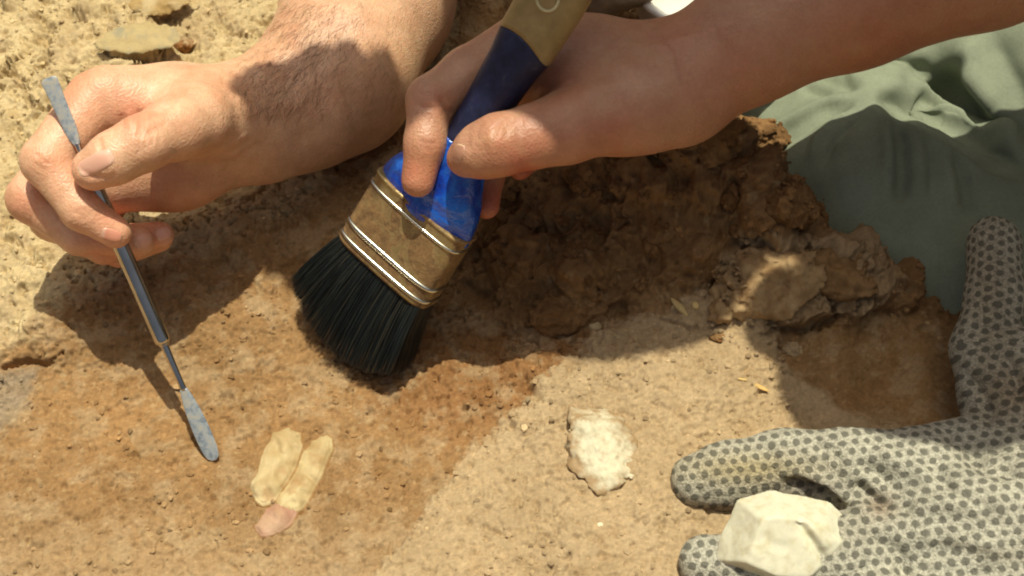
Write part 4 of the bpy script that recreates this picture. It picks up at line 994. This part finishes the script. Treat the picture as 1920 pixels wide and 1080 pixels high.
# clods scattered over the dug bank
protos = []
g = np.random.default_rng(3); k_ = 0
while k_ < 46:
    x, y = g.uniform(780, 1560), g.uniform(60, 600)
    if not inpoly(np.array([x]), np.array([y]), [(850,180),(900,0),(1000,-20),(1180,280),(1400,220),(1540,400),(1640,500),(1330,500),(1180,550),(1000,600),(830,540),(760,330)])[0]: continue
    P = on_ground(x, y); sz = g.uniform(.3, .42) if k_ > 12 else g.uniform(.45, .75)
    if k_ < 6:
        o = rock('bank_clod', M_soil, np.zeros(3), (1, .8, .7), 200 + k_, h=.06, cuts=9, cut=.62, rough=.18, fine=.08, colf=mottled(CD1, CD2, 1)); protos.append(o)
    else:
        o = protos[k_ % 6].copy(); COL.objects.link(o); o.name = 'bank_clod'
    o.location = tuple((P + np.array([0, 0, -.05 * sz])) * S); o.scale = (sz,) * 3; o.rotation_euler = (g.uniform(-.5, .5), g.uniform(-.5, .5), g.uniform(0, 6.3))
    o['label'] = 'small dark brown clod sticking out of the shaded dug bank'; o['category'] = 'clod'; o['group'] = 'clods on the shaded bank'
    k_ += 1
# loose crumbs too many to count
ico = np.array([[0, 0, 1], [.9, 0, .35], [.28, .85, .35], [-.72, .53, .35], [-.72, -.53, .35], [.28, -.85, .35], [.72, .53, -.4], [-.28, .85, -.4], [-.9, 0, -.4], [-.28, -.85, -.4], [.72, -.53, -.4], [0, 0, -1]])
icf = np.array([[0,1,2],[0,2,3],[0,3,4],[0,4,5],[0,5,1],[1,6,2],[2,7,3],[3,8,4],[4,9,5],[5,10,1],[6,7,2],[7,8,3],[8,9,4],[9,10,5],[10,6,1],[11,7,6],[11,8,7],[11,9,8],[11,10,9],[11,6,10]])
n_try = 38000
x = rng.uniform(-28, 28, n_try); y = rng.uniform(-14.5, 21, n_try)
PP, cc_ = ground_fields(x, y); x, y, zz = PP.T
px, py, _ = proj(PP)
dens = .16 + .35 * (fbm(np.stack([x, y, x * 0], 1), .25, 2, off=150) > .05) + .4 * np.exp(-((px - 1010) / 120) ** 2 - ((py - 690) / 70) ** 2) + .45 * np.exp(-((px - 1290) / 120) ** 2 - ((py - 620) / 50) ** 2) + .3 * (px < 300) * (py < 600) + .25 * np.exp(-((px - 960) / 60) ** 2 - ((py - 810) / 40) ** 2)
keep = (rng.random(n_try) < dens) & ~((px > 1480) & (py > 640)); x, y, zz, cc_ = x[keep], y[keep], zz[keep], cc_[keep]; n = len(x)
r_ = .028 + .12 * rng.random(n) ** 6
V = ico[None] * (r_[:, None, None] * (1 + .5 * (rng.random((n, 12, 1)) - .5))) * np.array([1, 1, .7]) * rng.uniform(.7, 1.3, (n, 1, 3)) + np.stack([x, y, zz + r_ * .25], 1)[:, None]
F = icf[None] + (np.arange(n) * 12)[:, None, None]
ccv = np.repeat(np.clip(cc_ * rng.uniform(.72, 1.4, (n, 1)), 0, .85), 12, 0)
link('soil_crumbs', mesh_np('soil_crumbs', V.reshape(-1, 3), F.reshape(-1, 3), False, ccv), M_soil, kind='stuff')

# ------------------------------------------------------------------ white bowl and grey stone behind the hand
M_pl, _, _ = new_mat('white_plastic', rough=.35, spec=.5, color=srgb(232, 230, 222))
bc = D(1345, -58, 62); g0 = gz(bc[0], bc[1]); R0 = 3.95; hb = bc[2] - g0 + .15
pr = [(0, .001), (0, R0 * .62), (.25, R0 * .66), (hb * .5, R0 * .82), (hb - .35, R0 * .95), (hb - .3, R0 * 1.02), (hb, R0 * 1.03), (hb + .06, R0 * .99), (hb, R0 * .94), (hb * .5, R0 * .78), (.4, R0 * .60), (.3, .001)]
V = []; n = 72
for z_, r in pr:
    for i in range(n): t = 2 * math.pi * i / n; V.append([bc[0] + r * math.cos(t), bc[1] + r * math.sin(t), g0 - .15 + z_])
F = [[i * n + j, i * n + (j + 1) % n, (i + 1) * n + (j + 1) % n, (i + 1) * n + j] for i in range(len(pr) - 1) for j in range(n)]
link('plastic_bowl', mesh_np('plastic_bowl', np.array(V), np.array(F)), M_pl, label='white plastic bowl behind the hand with the brush, only its rim in view', category='bowl')
q = D(1130, -45, 61)
rock('grey_stone', M_rock, np.array([q[0], q[1], q[2]]), (2.6, 1.9, 1.6), 97, h=.09, cuts=5, cut=.8, rough=.04, fine=.01, colf=mottled(srgb(118, 104, 88), srgb(138, 124, 106), .4), label='smooth grey stone behind the brush hand, left of the white bowl', category='stone')
